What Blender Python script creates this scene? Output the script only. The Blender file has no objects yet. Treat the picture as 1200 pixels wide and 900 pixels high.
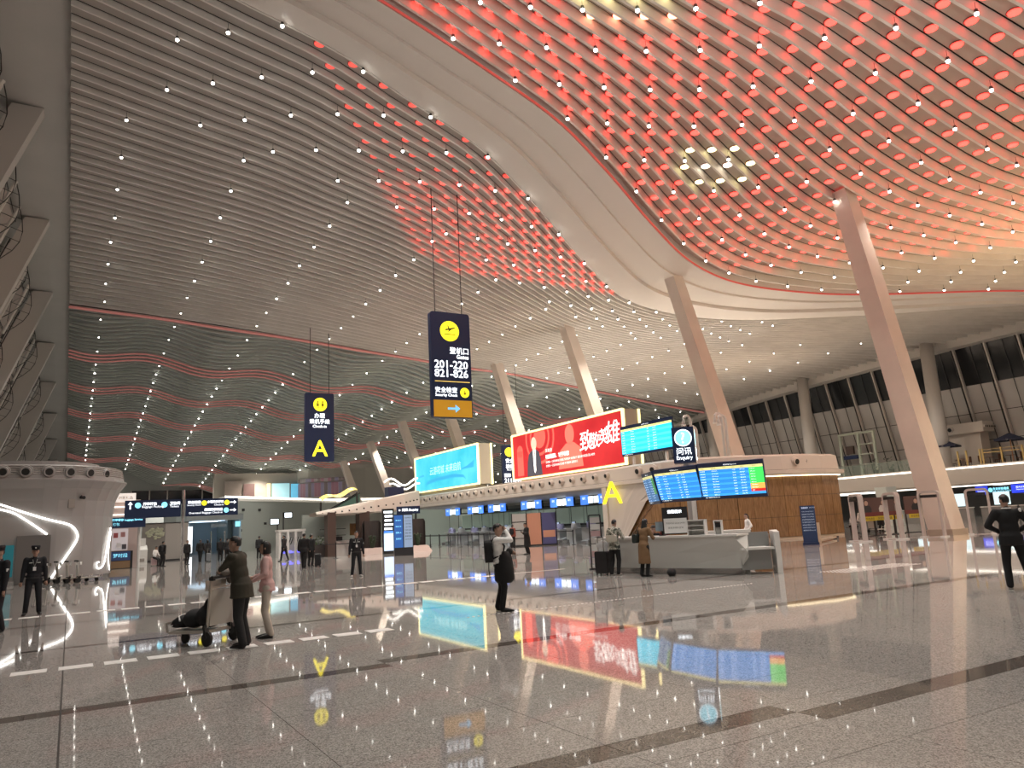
import bpy, math, random
import numpy as np
from mathutils import Vector, Matrix
random.seed(7)
SC = bpy.context.scene
COL = SC.collection
PI = math.pi

# ------------------------------------------------------------------ camera
_F, _yaw, _pit, _rol = 880.55, math.radians(30.47), math.radians(10.523), math.radians(-2.944)
fw = Vector((math.sin(_yaw)*math.cos(_pit), math.cos(_yaw)*math.cos(_pit), math.sin(_pit)))
rt0 = Vector((math.cos(_yaw), -math.sin(_yaw), 0)); up0 = rt0.cross(fw)
rt = rt0*math.cos(_rol) + up0*math.sin(_rol)
up = up0*math.cos(_rol) - rt0*math.sin(_rol)
cd = bpy.data.cameras.new('camera'); cam = bpy.data.objects.new('camera', cd); COL.objects.link(cam)
cd.sensor_fit = 'HORIZONTAL'; cd.sensor_width = 36.0; cd.lens = 36.0*_F/1200.0
cd.clip_start = 0.1; cd.clip_end = 600
cam.matrix_world = Matrix(((rt.x, up.x, -fw.x, 0), (rt.y, up.y, -fw.y, 0), (rt.z, up.z, -fw.z, 1.7), (0, 0, 0, 1)))
SC.camera = cam

# ------------------------------------------------------------------ world, exposure, lamps
w = bpy.data.worlds.new('world'); SC.world = w; w.use_nodes = True
w.node_tree.nodes['Background'].inputs[0].default_value = (1.0, 0.9, 0.8, 1)
w.node_tree.nodes['Background'].inputs[1].default_value = 0.22
SC.view_settings.view_transform = 'Standard'; SC.view_settings.look = 'None'
SC.view_settings.exposure = 0.12; SC.view_settings.gamma = 1.0; SC.view_settings.use_curve_mapping = False

def spot(name, loc, target, power, color=(1, .93, .84), angle=130, radius=.12, blend=.9):
    l = bpy.data.lights.new(name, 'SPOT'); l.energy = power; l.color = color
    l.spot_size = math.radians(angle); l.spot_blend = blend; l.shadow_soft_size = radius
    o = bpy.data.objects.new(name, l); COL.objects.link(o); o.location = loc
    o.rotation_euler = (Vector(target)-Vector(loc)).to_track_quat('-Z', 'Y').to_euler()
    return o

DOWN_POWER = 3600
UP_POWER = 2600

# ------------------------------------------------------------------ ceiling shape (shared by lamps, columns, slats)
def hermite(xs, ys):
    xs = np.array(xs, float); ys = np.array(ys, float)
    m = np.gradient(ys, xs)
    def f(x):
        x = np.clip(np.asarray(x, float), xs[0], xs[-1])
        i = np.clip(np.searchsorted(xs, x)-1, 0, len(xs)-2)
        h = xs[i+1]-xs[i]; t = (x-xs[i])/h
        return ((2*t**3-3*t**2+1)*ys[i] + (t**3-2*t**2+t)*h*m[i] + (-2*t**3+3*t**2)*ys[i+1] + (t**3-t**2)*h*m[i+1])
    return f
band_lo = hermite([-1.1, 5, 9, 12, 17, 21, 27.4, 35.3, 40.7, 46, 56, 68, 76], [28.5, 28.4, 28.4, 29.1, 30.4, 32.7, 37.1, 41.9, 43.2, 42.9, 38.3, 30.6, 27.5])
band_hi = hermite([-1.1, 9.4, 14, 18.5, 22, 28, 33, 38.7, 47, 63, 76], [24.7, 24.7, 25.3, 26.3, 27.9, 31.2, 33.8, 35.7, 35.3, 28.4, 25.0])
red_dy = hermite([-1.1, 6.7, 20.4, 32.7, 50, 69.7, 76], [0, -5, -10.7, -12, -7.5, -1.5, 0])
S_RED = 75.5
def zc(x, y):
    x = np.asarray(x, float); y = np.asarray(y, float)
    f = 18.0 + 7.0*(1-np.clip((x+1)/36., 0, 1))**1.6 - .4*np.clip((x-35)/40, 0, 1)
    return f - .00075*np.clip(y-23, 0, 85)**2 - np.clip(y-108, 0, None)*.1275
def curve_y(s, x):
    x = np.asarray(x, float)
    if s <= 24.7:
        k = min(max((s-16)/8.7, 0), 1)
        return s + k*(band_hi(x)-24.7)
    if s < 28.5:
        t = (s-24.7)/3.8
        return band_hi(x)*(1-t) + band_lo(x)*t
    if s <= S_RED:
        t = (s-28.5)/(S_RED-28.5)
        return s + (1-t)*(band_lo(x)-28.5) + t*red_dy(x)
    return s + red_dy(x)
def curve_z(s, x, y=None):
    if y is None: y = curve_y(s, x)
    z = zc(x, y)
    if s > S_RED:
        k = min((s-S_RED)/3.0, 1)
        z = z + .42*k*np.cos(2*PI*(np.asarray(x, float)-5.8-.02*(s-S_RED))/10.6)
    return z
p2 = hermite([-1.1, 9, 14, 18, 23, 28.3, 34.6, 42, 50, 63, 76], [.58, .58, .6, .67, .85, 1.03, 1.2, 1.27, 1.18, .95, .85])
def r2_y(n, x):   # n-th slat of the red-lit field, counted from the white band
    return band_hi(x)-.35-p2(x)*(n+.75)
def ceil_pt(s, x, dz=0):
    y = float(curve_y(s, x)); return Vector((x, y, float(curve_z(s, x, y))+dz))

# the downlights' own light, thrown from a part of the fittings in the slats
for s in (8, 19, 34, 47, 60, 74, 90, 108, 128, 148):
    for x in (3.0, 13.0, 24.0, 37.0, 50.0, 64.0):
        p = ceil_pt(s, x, -.75)
        spot('downlight_beam', p, (p.x, p.y, 0), DOWN_POWER*(.7 if x < 6 and s < 50 else 1), (1, .95, .88) if x < 20 else (1, .91, .8))
# unseen fill spots added to brighten the ceiling; no fittings hold them
for x, y, z, pw, c in ((43, 44, 6.2, .8, (1, .86, .72)), (43, 60, 6.2, .6, (1, .93, .84)), (54, 12, 6, 2.6, (1, .68, .36)), (58, 48, 5.5, 1.4, (1, .74, .52)),
                       (16, -4, 5, 2.6, (1, .9, .8))):
    spot('ceiling_fill', (x, y, z), (x-1, y+2, 20), UP_POWER*pw, c, 150, .3)

spot('warm_fill', (68, 6, 6), (37, 22, 13), 9000, (1, .64, .32), 70, .3)  # unseen warm spot added to turn the near column's face orange
# strips of lamps inside the check-in bays and under the balcony
for y in (45, 52, 59, 66, 72): spot('bay_lamp', (33.4, y, 3.45), (34.6, y, 0), 260, (.95, .97, 1), 150, .2)
for x, y in ((78, 24), (78, 34), (78, 44), (78, 54), (84, 30), (84, 40)): spot('balcony_lamp', (x, y, 2.95), (x, y, 0), 320, (.96, 1, .96), 150, .3)
for x, y in ((17.8, 58.4), (20.6, 58.8)): spot('pavilion_lamp', (x, y, 2.9), (x, y+.4, 0), 80, (1, .95, .88), 140, .2)

# ------------------------------------------------------------------ materials
MATS = {}
def mat(name, col=(.8, .8, .8), rough=.5, metal=0., emit=None, strength=1., noise=0., nscale=8., bump=0., bscale=40., spec=.5, alpha=1., trans=0.):
    if name in MATS: return MATS[name]
    m = bpy.data.materials.new(name); m.use_nodes = True; nt = m.node_tree
    b = nt.nodes['Principled BSDF']; N = nt.nodes.new; L = nt.links.new
    b.inputs['Roughness'].default_value = rough; b.inputs['Metallic'].default_value = metal
    b.inputs['Specular IOR Level'].default_value = spec; b.inputs['Alpha'].default_value = alpha
    b.inputs['Transmission Weight'].default_value = trans
    if noise > 0 or bump > 0:
        tc = N('ShaderNodeTexCoord')
    if noise > 0:
        nz = N('ShaderNodeTexNoise'); nz.inputs['Scale'].default_value = nscale; nz.inputs['Detail'].default_value = 4
        L(tc.outputs['Object'], nz.inputs['Vector'])
        rp = N('ShaderNodeMapRange'); rp.inputs['From Min'].default_value = .3; rp.inputs['From Max'].default_value = .7
        rp.inputs['To Min'].default_value = 1-noise; rp.inputs['To Max'].default_value = 1+noise
        L(nz.outputs['Fac'], rp.inputs['Value'])
        mx = N('ShaderNodeVectorMath'); mx.operation = 'SCALE'; mx.inputs[0].default_value = col[:3]
        L(rp.outputs['Result'], mx.inputs['Scale']); L(mx.outputs['Vector'], b.inputs['Base Color'])
    else:
        b.inputs['Base Color'].default_value = (*col[:3], 1)
    if bump > 0:
        nb = N('ShaderNodeTexNoise'); nb.inputs['Scale'].default_value = bscale; L(tc.outputs['Object'], nb.inputs['Vector'])
        bp = N('ShaderNodeBump'); bp.inputs['Strength'].default_value = bump; bp.inputs['Distance'].default_value = .02
        L(nb.outputs['Fac'], bp.inputs['Height']); L(bp.outputs['Normal'], b.inputs['Normal'])
    if emit is not None:
        b.inputs['Emission Color'].default_value = (*emit[:3], 1); b.inputs['Emission Strength'].default_value = strength
    MATS[name] = m
    return m

# ------------------------------------------------------------------ mesh helpers
class MB:
    def __init__(s): s.v = []; s.f = []; s.mi = []; s.cur = 0
    def add(s, vs, fs):
        o = len(s.v); s.v += [tuple(v) for v in vs]; s.f += [tuple(i+o for i in f) for f in fs]; s.mi += [s.cur]*len(fs); return s
    def box(s, c, d, M=None):
        x, y, z = d[0]/2, d[1]/2, d[2]/2
        vs = [Vector(p) for p in ((-x,-y,-z),(x,-y,-z),(x,y,-z),(-x,y,-z),(-x,-y,z),(x,-y,z),(x,y,z),(-x,y,z))]
        c = Vector(c); vs = [(M @ v if M else v)+c for v in vs]
        return s.add(vs, [(0,3,2,1),(4,5,6,7),(0,1,5,4),(1,2,6,5),(2,3,7,6),(3,0,4,7)])
    def bar(s, a, b, wx, wy=None, upv=(0, 0, 1)):
        a, b = Vector(a), Vector(b); wy = wy or wx; d = (b-a).normalized(); u = Vector(upv)
        if abs(d.dot(u)) > .98: u = Vector((0, 1, 0))
        r = d.cross(u).normalized(); u = r.cross(d)
        vs = []
        for p in (a, b):
            for sx, sy in ((-1,-1),(1,-1),(1,1),(-1,1)): vs.append(p + r*(sx*wx/2) + u*(sy*wy/2))
        return s.add(vs, [(0,1,2,3),(7,6,5,4),(0,4,5,1),(1,5,6,2),(2,6,7,3),(3,7,4,0)])
    def prism(s, poly, z0, z1, M=None):
        n = len(poly); vs = [Vector((p[0], p[1], z0)) for p in poly]+[Vector((p[0], p[1], z1)) for p in poly]
        if M: vs = [M @ v for v in vs]
        return s.add(vs, [tuple(range(n-1, -1, -1)), tuple(range(n, 2*n))]+[(i, (i+1) % n, n+(i+1) % n, n+i) for i in range(n)])
    def cone(s, a, b, r0, r1, n=10, caps=True):
        a, b = Vector(a), Vector(b); d = (b-a).normalized()
        u = Vector((0, 0, 1)) if abs(d.z) < .9 else Vector((1, 0, 0)); r = d.cross(u).normalized(); u = r.cross(d)
        vs = []
        for p, q in ((a, r0), (b, r1)):
            for i in range(n):
                t = 2*PI*i/n; vs.append(p + r*(q*math.cos(t)) + u*(q*math.sin(t)))
        fs = [(i, (i+1) % n, n+(i+1) % n, n+i) for i in range(n)]
        if caps: fs += [tuple(range(n-1, -1, -1)), tuple(range(n, 2*n))]
        return s.add(vs, fs)
    def tube(s, path, r, n=6):
        P = [Vector(p) for p in path]; vs = []; k = len(P)
        for i, p in enumerate(P):
            d = (P[min(i+1, k-1)]-P[max(i-1, 0)]).normalized()
            u = Vector((0, 0, 1)) if abs(d.z) < .95 else Vector((1, 0, 0)); a = d.cross(u).normalized(); u = a.cross(d)
            rr = r[i] if isinstance(r, (list, tuple)) else r
            vs += [p + a*(rr*math.cos(2*PI*j/n)) + u*(rr*math.sin(2*PI*j/n)) for j in range(n)]
        fs = [(i*n+j, i*n+(j+1) % n, (i+1)*n+(j+1) % n, (i+1)*n+j) for i in range(k-1) for j in range(n)]
        fs += [tuple(range(n-1, -1, -1)), tuple(range((k-1)*n, k*n))]
        return s.add(vs, fs)
    def lathe(s, prof, n=16, c=(0, 0, 0)):
        c = Vector(c); vs = []; k = len(prof)
        for r, z in prof: vs += [c+Vector((r*math.cos(2*PI*j/n), r*math.sin(2*PI*j/n), z)) for j in range(n)]
        fs = [(i*n+j, i*n+(j+1) % n, (i+1)*n+(j+1) % n, (i+1)*n+j) for i in range(k-1) for j in range(n)]
        if prof[0][0] > 1e-4: fs.append(tuple(range(n-1, -1, -1)))
        if prof[-1][0] > 1e-4: fs.append(tuple(range((k-1)*n, k*n)))
        return s.add(vs, fs)
    def loft(s, rings, closed=True, caps=True):
        n = len(rings[0]); vs = [p for r in rings for p in r]; fs = []
        for i in range(len(rings)-1):
            for j in range(n if closed else n-1):
                fs.append((i*n+j, i*n+(j+1) % n, (i+1)*n+(j+1) % n, (i+1)*n+j))
        if closed and caps: fs += [tuple(range(n-1, -1, -1)), tuple(range((len(rings)-1)*n, len(rings)*n))]
        return s.add(vs, fs)
    def ball(s, c, r, n=8, m=6):
        c = Vector(c); r = (r, r, r) if not isinstance(r, (tuple, list)) else r
        vs = [c+Vector((0, 0, -r[2]))]
        for i in range(1, m):
            a = -PI/2+PI*i/m
            vs += [c+Vector((r[0]*math.cos(a)*math.cos(2*PI*j/n), r[1]*math.cos(a)*math.sin(2*PI*j/n), r[2]*math.sin(a))) for j in range(n)]
        vs.append(c+Vector((0, 0, r[2]))); fs = []
        for j in range(n):
            fs.append((0, 1+(j+1) % n, 1+j))
            for i in range(m-2): fs.append((1+i*n+j, 1+i*n+(j+1) % n, 1+(i+1)*n+(j+1) % n, 1+(i+1)*n+j))
            fs.append((1+(m-2)*n+j, 1+(m-2)*n+(j+1) % n, len(vs)-1))
        return s.add(vs, fs)
    def quad(s, a, b, c, d): return s.add([a, b, c, d], [(0, 1, 2, 3)])
    def mesh(s, name, mats, smooth=False):
        me = bpy.data.meshes.new(name); me.from_pydata(s.v, [], s.f)
        for m in (mats if isinstance(mats, (list, tuple)) else [mats]): me.materials.append(m)
        if any(s.mi): me.polygons.foreach_set('material_index', s.mi)
        if smooth: me.polygons.foreach_set('use_smooth', [True]*len(me.polygons))
        me.update(); return me

def tag(o, label=None, cat=None, group=None, kind=None):
    if label: o['label'] = label
    if cat: o['category'] = cat
    if group: o['group'] = group
    if kind: o['kind'] = kind
    return o
def link(name, me, parent=None, loc=None, rz=None):
    o = bpy.data.objects.new(name, me); COL.objects.link(o)
    if parent is not None: o.parent = parent
    if loc is not None: o.location = loc
    if rz is not None: o.rotation_euler = (0, 0, rz)
    return o
def put(name, mb, m, parent=None, smooth=False, loc=None, rz=None, **kw):
    return tag(link(name, mb.mesh(name, m, smooth), parent, loc, rz), **kw)
def thing(name, loc, rz=0, label=None, cat=None, group=None, kind=None):
    return tag(link(name, None, None, loc, rz), label, cat, group, kind)
def copy_tree(o, parent=None):
    c = o.copy(); COL.objects.link(c)
    if parent is not None: c.parent = parent
    for ch in list(o.children): copy_tree(ch, c)
    return c
def dup(o, loc, rz=0, label=None, group=None):
    c = copy_tree(o); c.location = loc; c.rotation_euler = (0, 0, rz)
    if label: c['label'] = label
    if group: c['group'] = group
    return c

_tc = {}
def text_mesh(s):
    if s in _tc: return _tc[s]
    c = bpy.data.curves.new('t', 'FONT'); c.body = s; c.size = 1; c.resolution_u = 2
    o = bpy.data.objects.new('t', c); COL.objects.link(o)
    me = bpy.data.meshes.new_from_object(o.evaluated_get(bpy.context.evaluated_depsgraph_get()))
    vs = np.array([v.co[:] for v in me.vertices]); fs = [tuple(p.vertices) for p in me.polygons]
    bpy.data.objects.remove(o); bpy.data.curves.remove(c); bpy.data.meshes.remove(me)
    _tc[s] = (vs, fs); return _tc[s]
def text_into(mb, s, o, w=None, h=None, u=(1, 0, 0), v=(0, 0, 1), al='c', bold=0.):
    """Lay the string flat in the plane (o; u, v): fitted to width w and/or height h; al l/c/r; o is the middle of the line's edge."""
    vs, fs = text_mesh(s); lo = vs.min(0); hi = vs.max(0); W, H = hi[0]-lo[0], hi[1]-lo[1]
    if w and h: k = min(w/W, h/H)
    elif w: k = w/W
    else: k = h/H
    o, u, v = Vector(o), Vector(u), Vector(v)
    ax = {'l': lo[0], 'c': (lo[0]+hi[0])/2, 'r': hi[0]}[al]; ay = (lo[1]+hi[1])/2
    n = u.cross(v)
    for i, (bx, by) in enumerate(((0, 0),) if not bold else ((0, 0), (bold, 0), (-bold, 0), (0, bold), (0, -bold))):
        mb.add([o + u*((p[0]-ax)*k+bx) + v*((p[1]-ay)*k+by) + n*(.0006*i) for p in vs], fs)
    return mb
def disc_into(mb, c, r, u=(1, 0, 0), v=(0, 0, 1), n=20, r_in=0):
    c, u, v = Vector(c), Vector(u), Vector(v)
    P = [c+u*(r*math.cos(2*PI*i/n))+v*(r*math.sin(2*PI*i/n)) for i in range(n)]
    if not r_in: return mb.add(P, [tuple(range(n))])
    Q = [c+u*(r_in*math.cos(2*PI*i/n))+v*(r_in*math.sin(2*PI*i/n)) for i in range(n)]
    return mb.add(P+Q, [(i, (i+1) % n, n+(i+1) % n, n+i) for i in range(n)])
def poly_into(mb, pts, o, u=(1, 0, 0), v=(0, 0, 1), s=1.):
    o, u, v = Vector(o), Vector(u), Vector(v)
    return mb.add([o+u*(p[0]*s)+v*(p[1]*s) for p in pts], [tuple(range(len(pts)))])
ARROW = [(-.5, -.08), (.12, -.08), (.12, -.3), (.5, 0), (.12, .3), (.12, .08), (-.5, .08)]
def rect_into(mb, x0, z0, x1, z1, y=0):
    return mb.add([(x0, y, z0), (x1, y, z0), (x1, y, z1), (x0, y, z1)], [(0, 1, 2, 3)])
def rounded(w, h, r, n=4):
    P = []
    for cx, cy, a in ((w/2-r, h/2-r, 0), (-w/2+r, h/2-r, PI/2), (-w/2+r, -h/2+r, PI), (w/2-r, -h/2+r, 3*PI/2)):
        P += [(cx+r*math.cos(a+PI/2*i/n), cy+r*math.sin(a+PI/2*i/n)) for i in range(n+1)]
    return P
# ------------------------------------------------------------------ floor
def floor_material(name, base, dark):
    m = bpy.data.materials.new(name); m.use_nodes = True; nt = m.node_tree; b = nt.nodes['Principled BSDF']; N = nt.nodes.new; L = nt.links.new
    g = N('ShaderNodeNewGeometry')
    v1 = N('ShaderNodeTexVoronoi'); v1.inputs['Scale'].default_value = 95; L(g.outputs['Position'], v1.inputs['Vector'])
    n2 = N('ShaderNodeTexNoise'); n2.inputs['Scale'].default_value = .35; n2.inputs['Detail'].default_value = 3; L(g.outputs['Position'], n2.inputs['Vector'])
    cr = N('ShaderNodeValToRGB'); L(v1.outputs['Color'], cr.inputs['Fac'])
    e = cr.color_ramp.elements
    e[0].position = .12; e[0].color = (*[c*dark for c in base], 1); e[1].position = .8; e[1].color = (*[c*1.25 for c in base], 1)
    mr = N('ShaderNodeMapRange'); mr.inputs['To Min'].default_value = .9; mr.inputs['To Max'].default_value = 1.1; L(n2.outputs['Fac'], mr.inputs['Value'])
    sc = N('ShaderNodeVectorMath'); sc.operation = 'SCALE'; L(cr.outputs['Color'], sc.inputs[0]); L(mr.outputs['Result'], sc.inputs['Scale'])
    L(sc.outputs['Vector'], b.inputs['Base Color'])
    b.inputs['Roughness'].default_value = .035; b.inputs['Specular IOR Level'].default_value = .3
    n3 = N('ShaderNodeTexNoise'); n3.inputs['Scale'].default_value = 1.6; L(g.outputs['Position'], n3.inputs['Vector'])
    bp = N('ShaderNodeBump'); bp.inputs['Strength'].default_value = .008; bp.inputs['Distance'].default_value = .02; L(n3.outputs['Fac'], bp.inputs['Height']); L(bp.outputs['Normal'], b.inputs['Normal'])
    return m
M_TILE = floor_material('polished_granite', (.44, .42, .395), .45)
M_DARK = floor_material('dark_granite', (.15, .13, .115), .5)
M_JOINT = mat('floor_joint', (.05, .045, .04), .6)
fl = thing('floor', (0, 0, 0), kind='structure')
put('screed', MB().add([(-16, -8, -.012), (96, -8, -.012), (96, 172, -.012), (-16, 172, -.012)], [(0, 1, 2, 3)]), M_JOINT, fl)
# dark border rows; two of them step sideways by their own width at a joint
def is_dark(a, x0):
    if abs(a-4.43) < .01: return x0 > 5.4
    if abs(a-4.73) < .01: return x0 < 5.4
    if abs(a-9.5) < .01: return x0 < 3.6
    if abs(a-9.8) < .01: return x0 > 3.6
    return abs(a-15.4) < .01
rows = []
y = -1.0
edges = [-1.0, -.1, .85, 1.8, 2.8, 3.75, 4.43, 4.73, 5.03, 5.9, 6.8, 7.7, 8.6, 9.5, 9.8, 10.1, 11.0, 11.9, 12.8, 13.7, 14.55, 15.4, 15.62]
DX = 1.81
tile_cache = {}
for a, b in zip(edges[:-1], edges[1:]):
    if b < 2.5: xr = range(1, 7)
    elif b < 5: xr = range(-1, 8)
    elif b < 10: xr = range(-2, 13)
    else: xr = range(-2, 14)
    for i in xr:
        x0 = i*DX; dark = is_dark(a, x0)
        key = (round(b-a, 3), dark)
        if key not in tile_cache:
            d = b-a; g_ = .003
            tile_cache[key] = MB().box((DX/2, d/2, -.006), (DX-2*g_, d-2*g_, .012)).mesh('tile', M_DARK if dark else M_TILE)
        link('tile', tile_cache[key], fl, (x0, a, 0))
# the ground beyond, where single tiles can no longer be told apart, with its dark borders and thin joints
far = MB(); fard = MB(); farj = MB()
def frect(mb, x0, y0, x1, y1, z=0): mb.add([(x0, y0, z), (x1, y0, z), (x1, y1, z), (x0, y1, z)], [(0, 1, 2, 3)])
ys = [15.62]
k = 0
while ys[-1] < 165: ys.append(ys[-1]+(4.68 if k % 2 == 0 else .22)); k += 1
for i in range(len(ys)-1): frect(fard if i % 2 else far, -16, ys[i], 96, ys[i+1])
frect(far, -16, ys[-1], 96, 172)
for (xa, xb, ya, yb) in ((-16, -3.62, -8, 15.62), (-3.62, 1.81, -8, -1), (12.67, 96, -8, -1)): frect(far, xa, ya, xb, yb)
frect(far, 1.81, -8, 12.67, -1)
for a, b in zip(edges[:-1], edges[1:]):
    if b < 2.5: xl, xr_ = 1.81, 7*DX
    elif b < 5: xl, xr_ = -DX, 8*DX
    elif b < 10: xl, xr_ = -2*DX, 13*DX
    else: xl, xr_ = -2*DX, 14*DX
    dark = is_dark(a, 50)
    if xl > -3.6: frect(far, -3.62, a, xl, b)
    frect(fard if dark else far, xr_, a, 96, b)
put('far_tiles', far, M_TILE, fl, kind='stuff'); put('far_border_tiles', fard, M_DARK, fl, kind='stuff')
for i in range(30): frect(farj, i*7.24-.006, 15.7, i*7.24+.006, 165, .0012) if i < 12 else None
frect(farj, -.012, -1, .006, 60, .0014)
put('floor_joint', farj, M_JOINT, fl, kind='stuff')
# steel guide strips let into the floor: bars with gaps, then studs further right
M_STEEL_GLEAM = mat('guide_steel_gleam', (.92, .91, .88), .45)  # steel's reflected light put into the colour: near-white instead of metal
def guide(y, x0, x1, wdt, barl, pitch):
    t = thing('guide_strip', (x0, y, 0), label=None)
    n = int((x1-x0)/pitch); me = MB().box((barl/2, 0, .002), (barl, wdt, .006)).mesh('bar', M_STEEL_GLEAM)
    for i in range(n): link('bar', me, t, (i*pitch, 0, 0))
    return t
tag(guide(12.98, -1.2, 5.6, .34, .43, .57), 'dashed pale guide strip crossing in front of the luggage trolley', 'guide strip')
tag(guide(23.1, -1.6, 13.2, .34, .43, .57), 'dashed pale guide strip on the floor behind the couple', 'guide strip')
M_STUD = mat('stud_steel', (.62, .58, .54), .4)
sd = MB()
for i in range(70):
    for j in (0,): sd.cone((i*.11, j*.09, 0), (i*.11, j*.09, .006), .03, .022, 6)
t = thing('guide_studs', (6.6, 13.3, 0), label='line of small steel guide studs leading toward the information desk', cat='guide strip'); put('stud_row', sd, M_STUD, t, kind='stuff')
sd2 = MB()
for i in range(26):
    for j in range(-3, 4): sd2.cone((i*.13, j*.13, 0), (i*.13, j*.13, .006), .035, .025, 6)
t = thing('guide_studs', (17.6, 13.6, 0), label='patch of steel guide studs beside the step of the information desk', cat='guide strip'); put('stud_row', sd2, M_STUD, t, kind='stuff')
t = thing('guide_strip', (8.2, 23.3, 0), label='plain pale guide line running behind the man in the white shirt', cat='guide strip')
put('line_inlay', MB().box((3.6, 0, .002), (7.4, .12, .006)), M_STUD, t)

# ------------------------------------------------------------------ ceiling
ce = thing('ceiling', (0, 0, 0), kind='structure')
M_FIN = mat('slat_white', (.80, .77, .73), .45, noise=.06, nscale=.6)
M_FINR = mat('slat_white_warm', (.80, .74, .68), .45, noise=.06, nscale=.6)
M_FING = mat('slat_green_cast', (.58, .61, .57), .45, noise=.06, nscale=.6)  # green cast put into the colour, standing in for the teal billboard's light
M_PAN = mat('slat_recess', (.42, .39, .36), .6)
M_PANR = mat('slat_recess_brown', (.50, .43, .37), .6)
M_PANG = mat('slat_recess_shaded_green', (.23, .25, .235), .6)  # recess shade put into the colour too, darker than the fins
M_DECK = mat('roof_deck', (.02, .02, .02), .9)
XS = np.concatenate([np.arange(-1.1, 75, 1.3), [75.0]])
PITCH = 1.093
def slat(s, fin, pan, hh=.2, gap=.89, xs=XS, r2=False):
    y = r2_y(s, xs) if r2 else curve_y(s, xs); z = zc(xs, y) if r2 else curve_z(s, xs, y)
    s2 = s+PITCH*gap
    y2 = r2_y(s-gap, xs) if r2 else curve_y(s2, xs) if not (s < 28.5 <= s2) else y+.9
    if s > S_RED and not r2: z2 = curve_z(s2, xs, y2)
    else: z2 = zc(xs, y2)
    k = len(xs); keep = y < 142
    if keep.sum() < 2: return None
    A = [(xs[i], y[i], z[i]-hh) for i in range(k) if keep[i]]
    B = [(xs[i], y[i]+.11, z[i]-hh) for i in range(k) if keep[i]]
    Cc = [(xs[i], y[i]+.11, z[i]+hh-.04) for i in range(k) if keep[i]]
    D = [(xs[i], y2[i], z2[i]+hh-.04) for i in range(k) if keep[i]]
    E_ = [(xs[i], y2[i], z2[i]+hh) for i in range(k) if keep[i]]
    Fv = [(xs[i], y[i], z[i]+hh) for i in range(k) if keep[i]]
    n = len(A); mb = MB(); rings = [A, B, Cc, D, E_, Fv]
    vs = [p for r in rings for p in r]; fs = []; mi = []
    for r in range(6):
        q = (r+1) % 6
        for i in range(n-1):
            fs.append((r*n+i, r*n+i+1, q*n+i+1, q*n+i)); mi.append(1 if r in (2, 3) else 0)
    fs.append(tuple(r*n for r in range(6))); fs.append(tuple(r*n+n-1 for r in range(5, -1, -1))); mi += [0, 0]
    mb.add(vs, fs); mb.mi = mi
    return put('slat', mb, [fin, pan], ce)
R2S = list(range(25))
R1S = [28.6+PITCH*i for i in range(43)]
R3S = [S_RED+.15+PITCH*i for i in range(88)]
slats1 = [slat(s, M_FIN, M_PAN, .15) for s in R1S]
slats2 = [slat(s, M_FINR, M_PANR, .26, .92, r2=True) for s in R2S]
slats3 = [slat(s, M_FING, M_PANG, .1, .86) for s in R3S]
# smooth white S-shaped band between the two slatted fields, in three lapped planks
M_BAND = mat('band_white', (.80, .75, .70), .5)
xb = np.concatenate([np.arange(-1.1, 75, .9), [75.0]])
for (s0, s1, dz) in ((24.35, 25.75, -.30), (25.65, 27.1, -.24), (27.0, 28.5, -.30)):
    ya = curve_y(s0, xb) if s0 > 24.7 else band_hi(xb)-.35; yb_ = curve_y(s1, xb)
    za = zc(xb, ya)+dz-.12; zb = zc(xb, yb_)+dz+.1
    n = len(xb); vs = []
    for i in range(n): vs += [(xb[i], ya[i], za[i]), (xb[i], yb_[i], zb[i]), (xb[i], yb_[i], zb[i]+.75), (xb[i], ya[i], za[i]+.75)]
    mb = MB().add(vs, [(4*i+j, 4*i+4+j, 4*i+4+(j+1) % 4, 4*i+(j+1) % 4) for i in range(n-1) for j in range(4)])
    put('band_panel', mb, M_BAND, ce, smooth=False)
M_REDLED = mat('red_led_line', (.5, .1, .08), .5, emit=(.55, .06, .05), strength=.45)
put('led_strip', MB().tube([(x, float(band_hi(x))-.44, float(zc(x, band_hi(x)))-.38) for x in xb], .07, 4), M_REDLED, ce)
M_REDSOFT = mat('red_led_soft', (.5, .2, .18), .5, emit=(.40, .15, .13), strength=.42)
def led_line(s, r, m, x1=75):
    xs = np.arange(-1.1, x1, 1.0); y = curve_y(s, xs); z = curve_z(s, xs, y)
    P = [(xs[i], y[i]-.03, z[i]-.1) for i in range(len(xs)) if y[i] < 141]
    if len(P) > 1: put('led_strip', MB().tube(P, r, 4), m, ce)
led_line(R3S[0], .13, M_REDSOFT)
for c in (88.4, 100.6, 112.2, 123.4, 136.5, 150):
    j = min(range(len(R3S)), key=lambda q: abs(R3S[q]-c))
    for q in (j-1, j, j+1): led_line(R3S[q], .075 if c < 95 else .06, M_REDSOFT, 60)
# dark roof deck above the slats
gx = np.linspace(-12, 82, 40); gy = np.linspace(-2, 165, 50)
vs = [(x, y, float(zc(max(x, -1.1), max(y, 5)))+1.3) for y in gy for x in gx]
put('roof_deck', MB().add(vs, [(j*40+i, j*40+i+1, (j+1)*40+i+1, (j+1)*40+i) for j in range(49) for i in range(39)]), M_DECK, ce)

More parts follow.
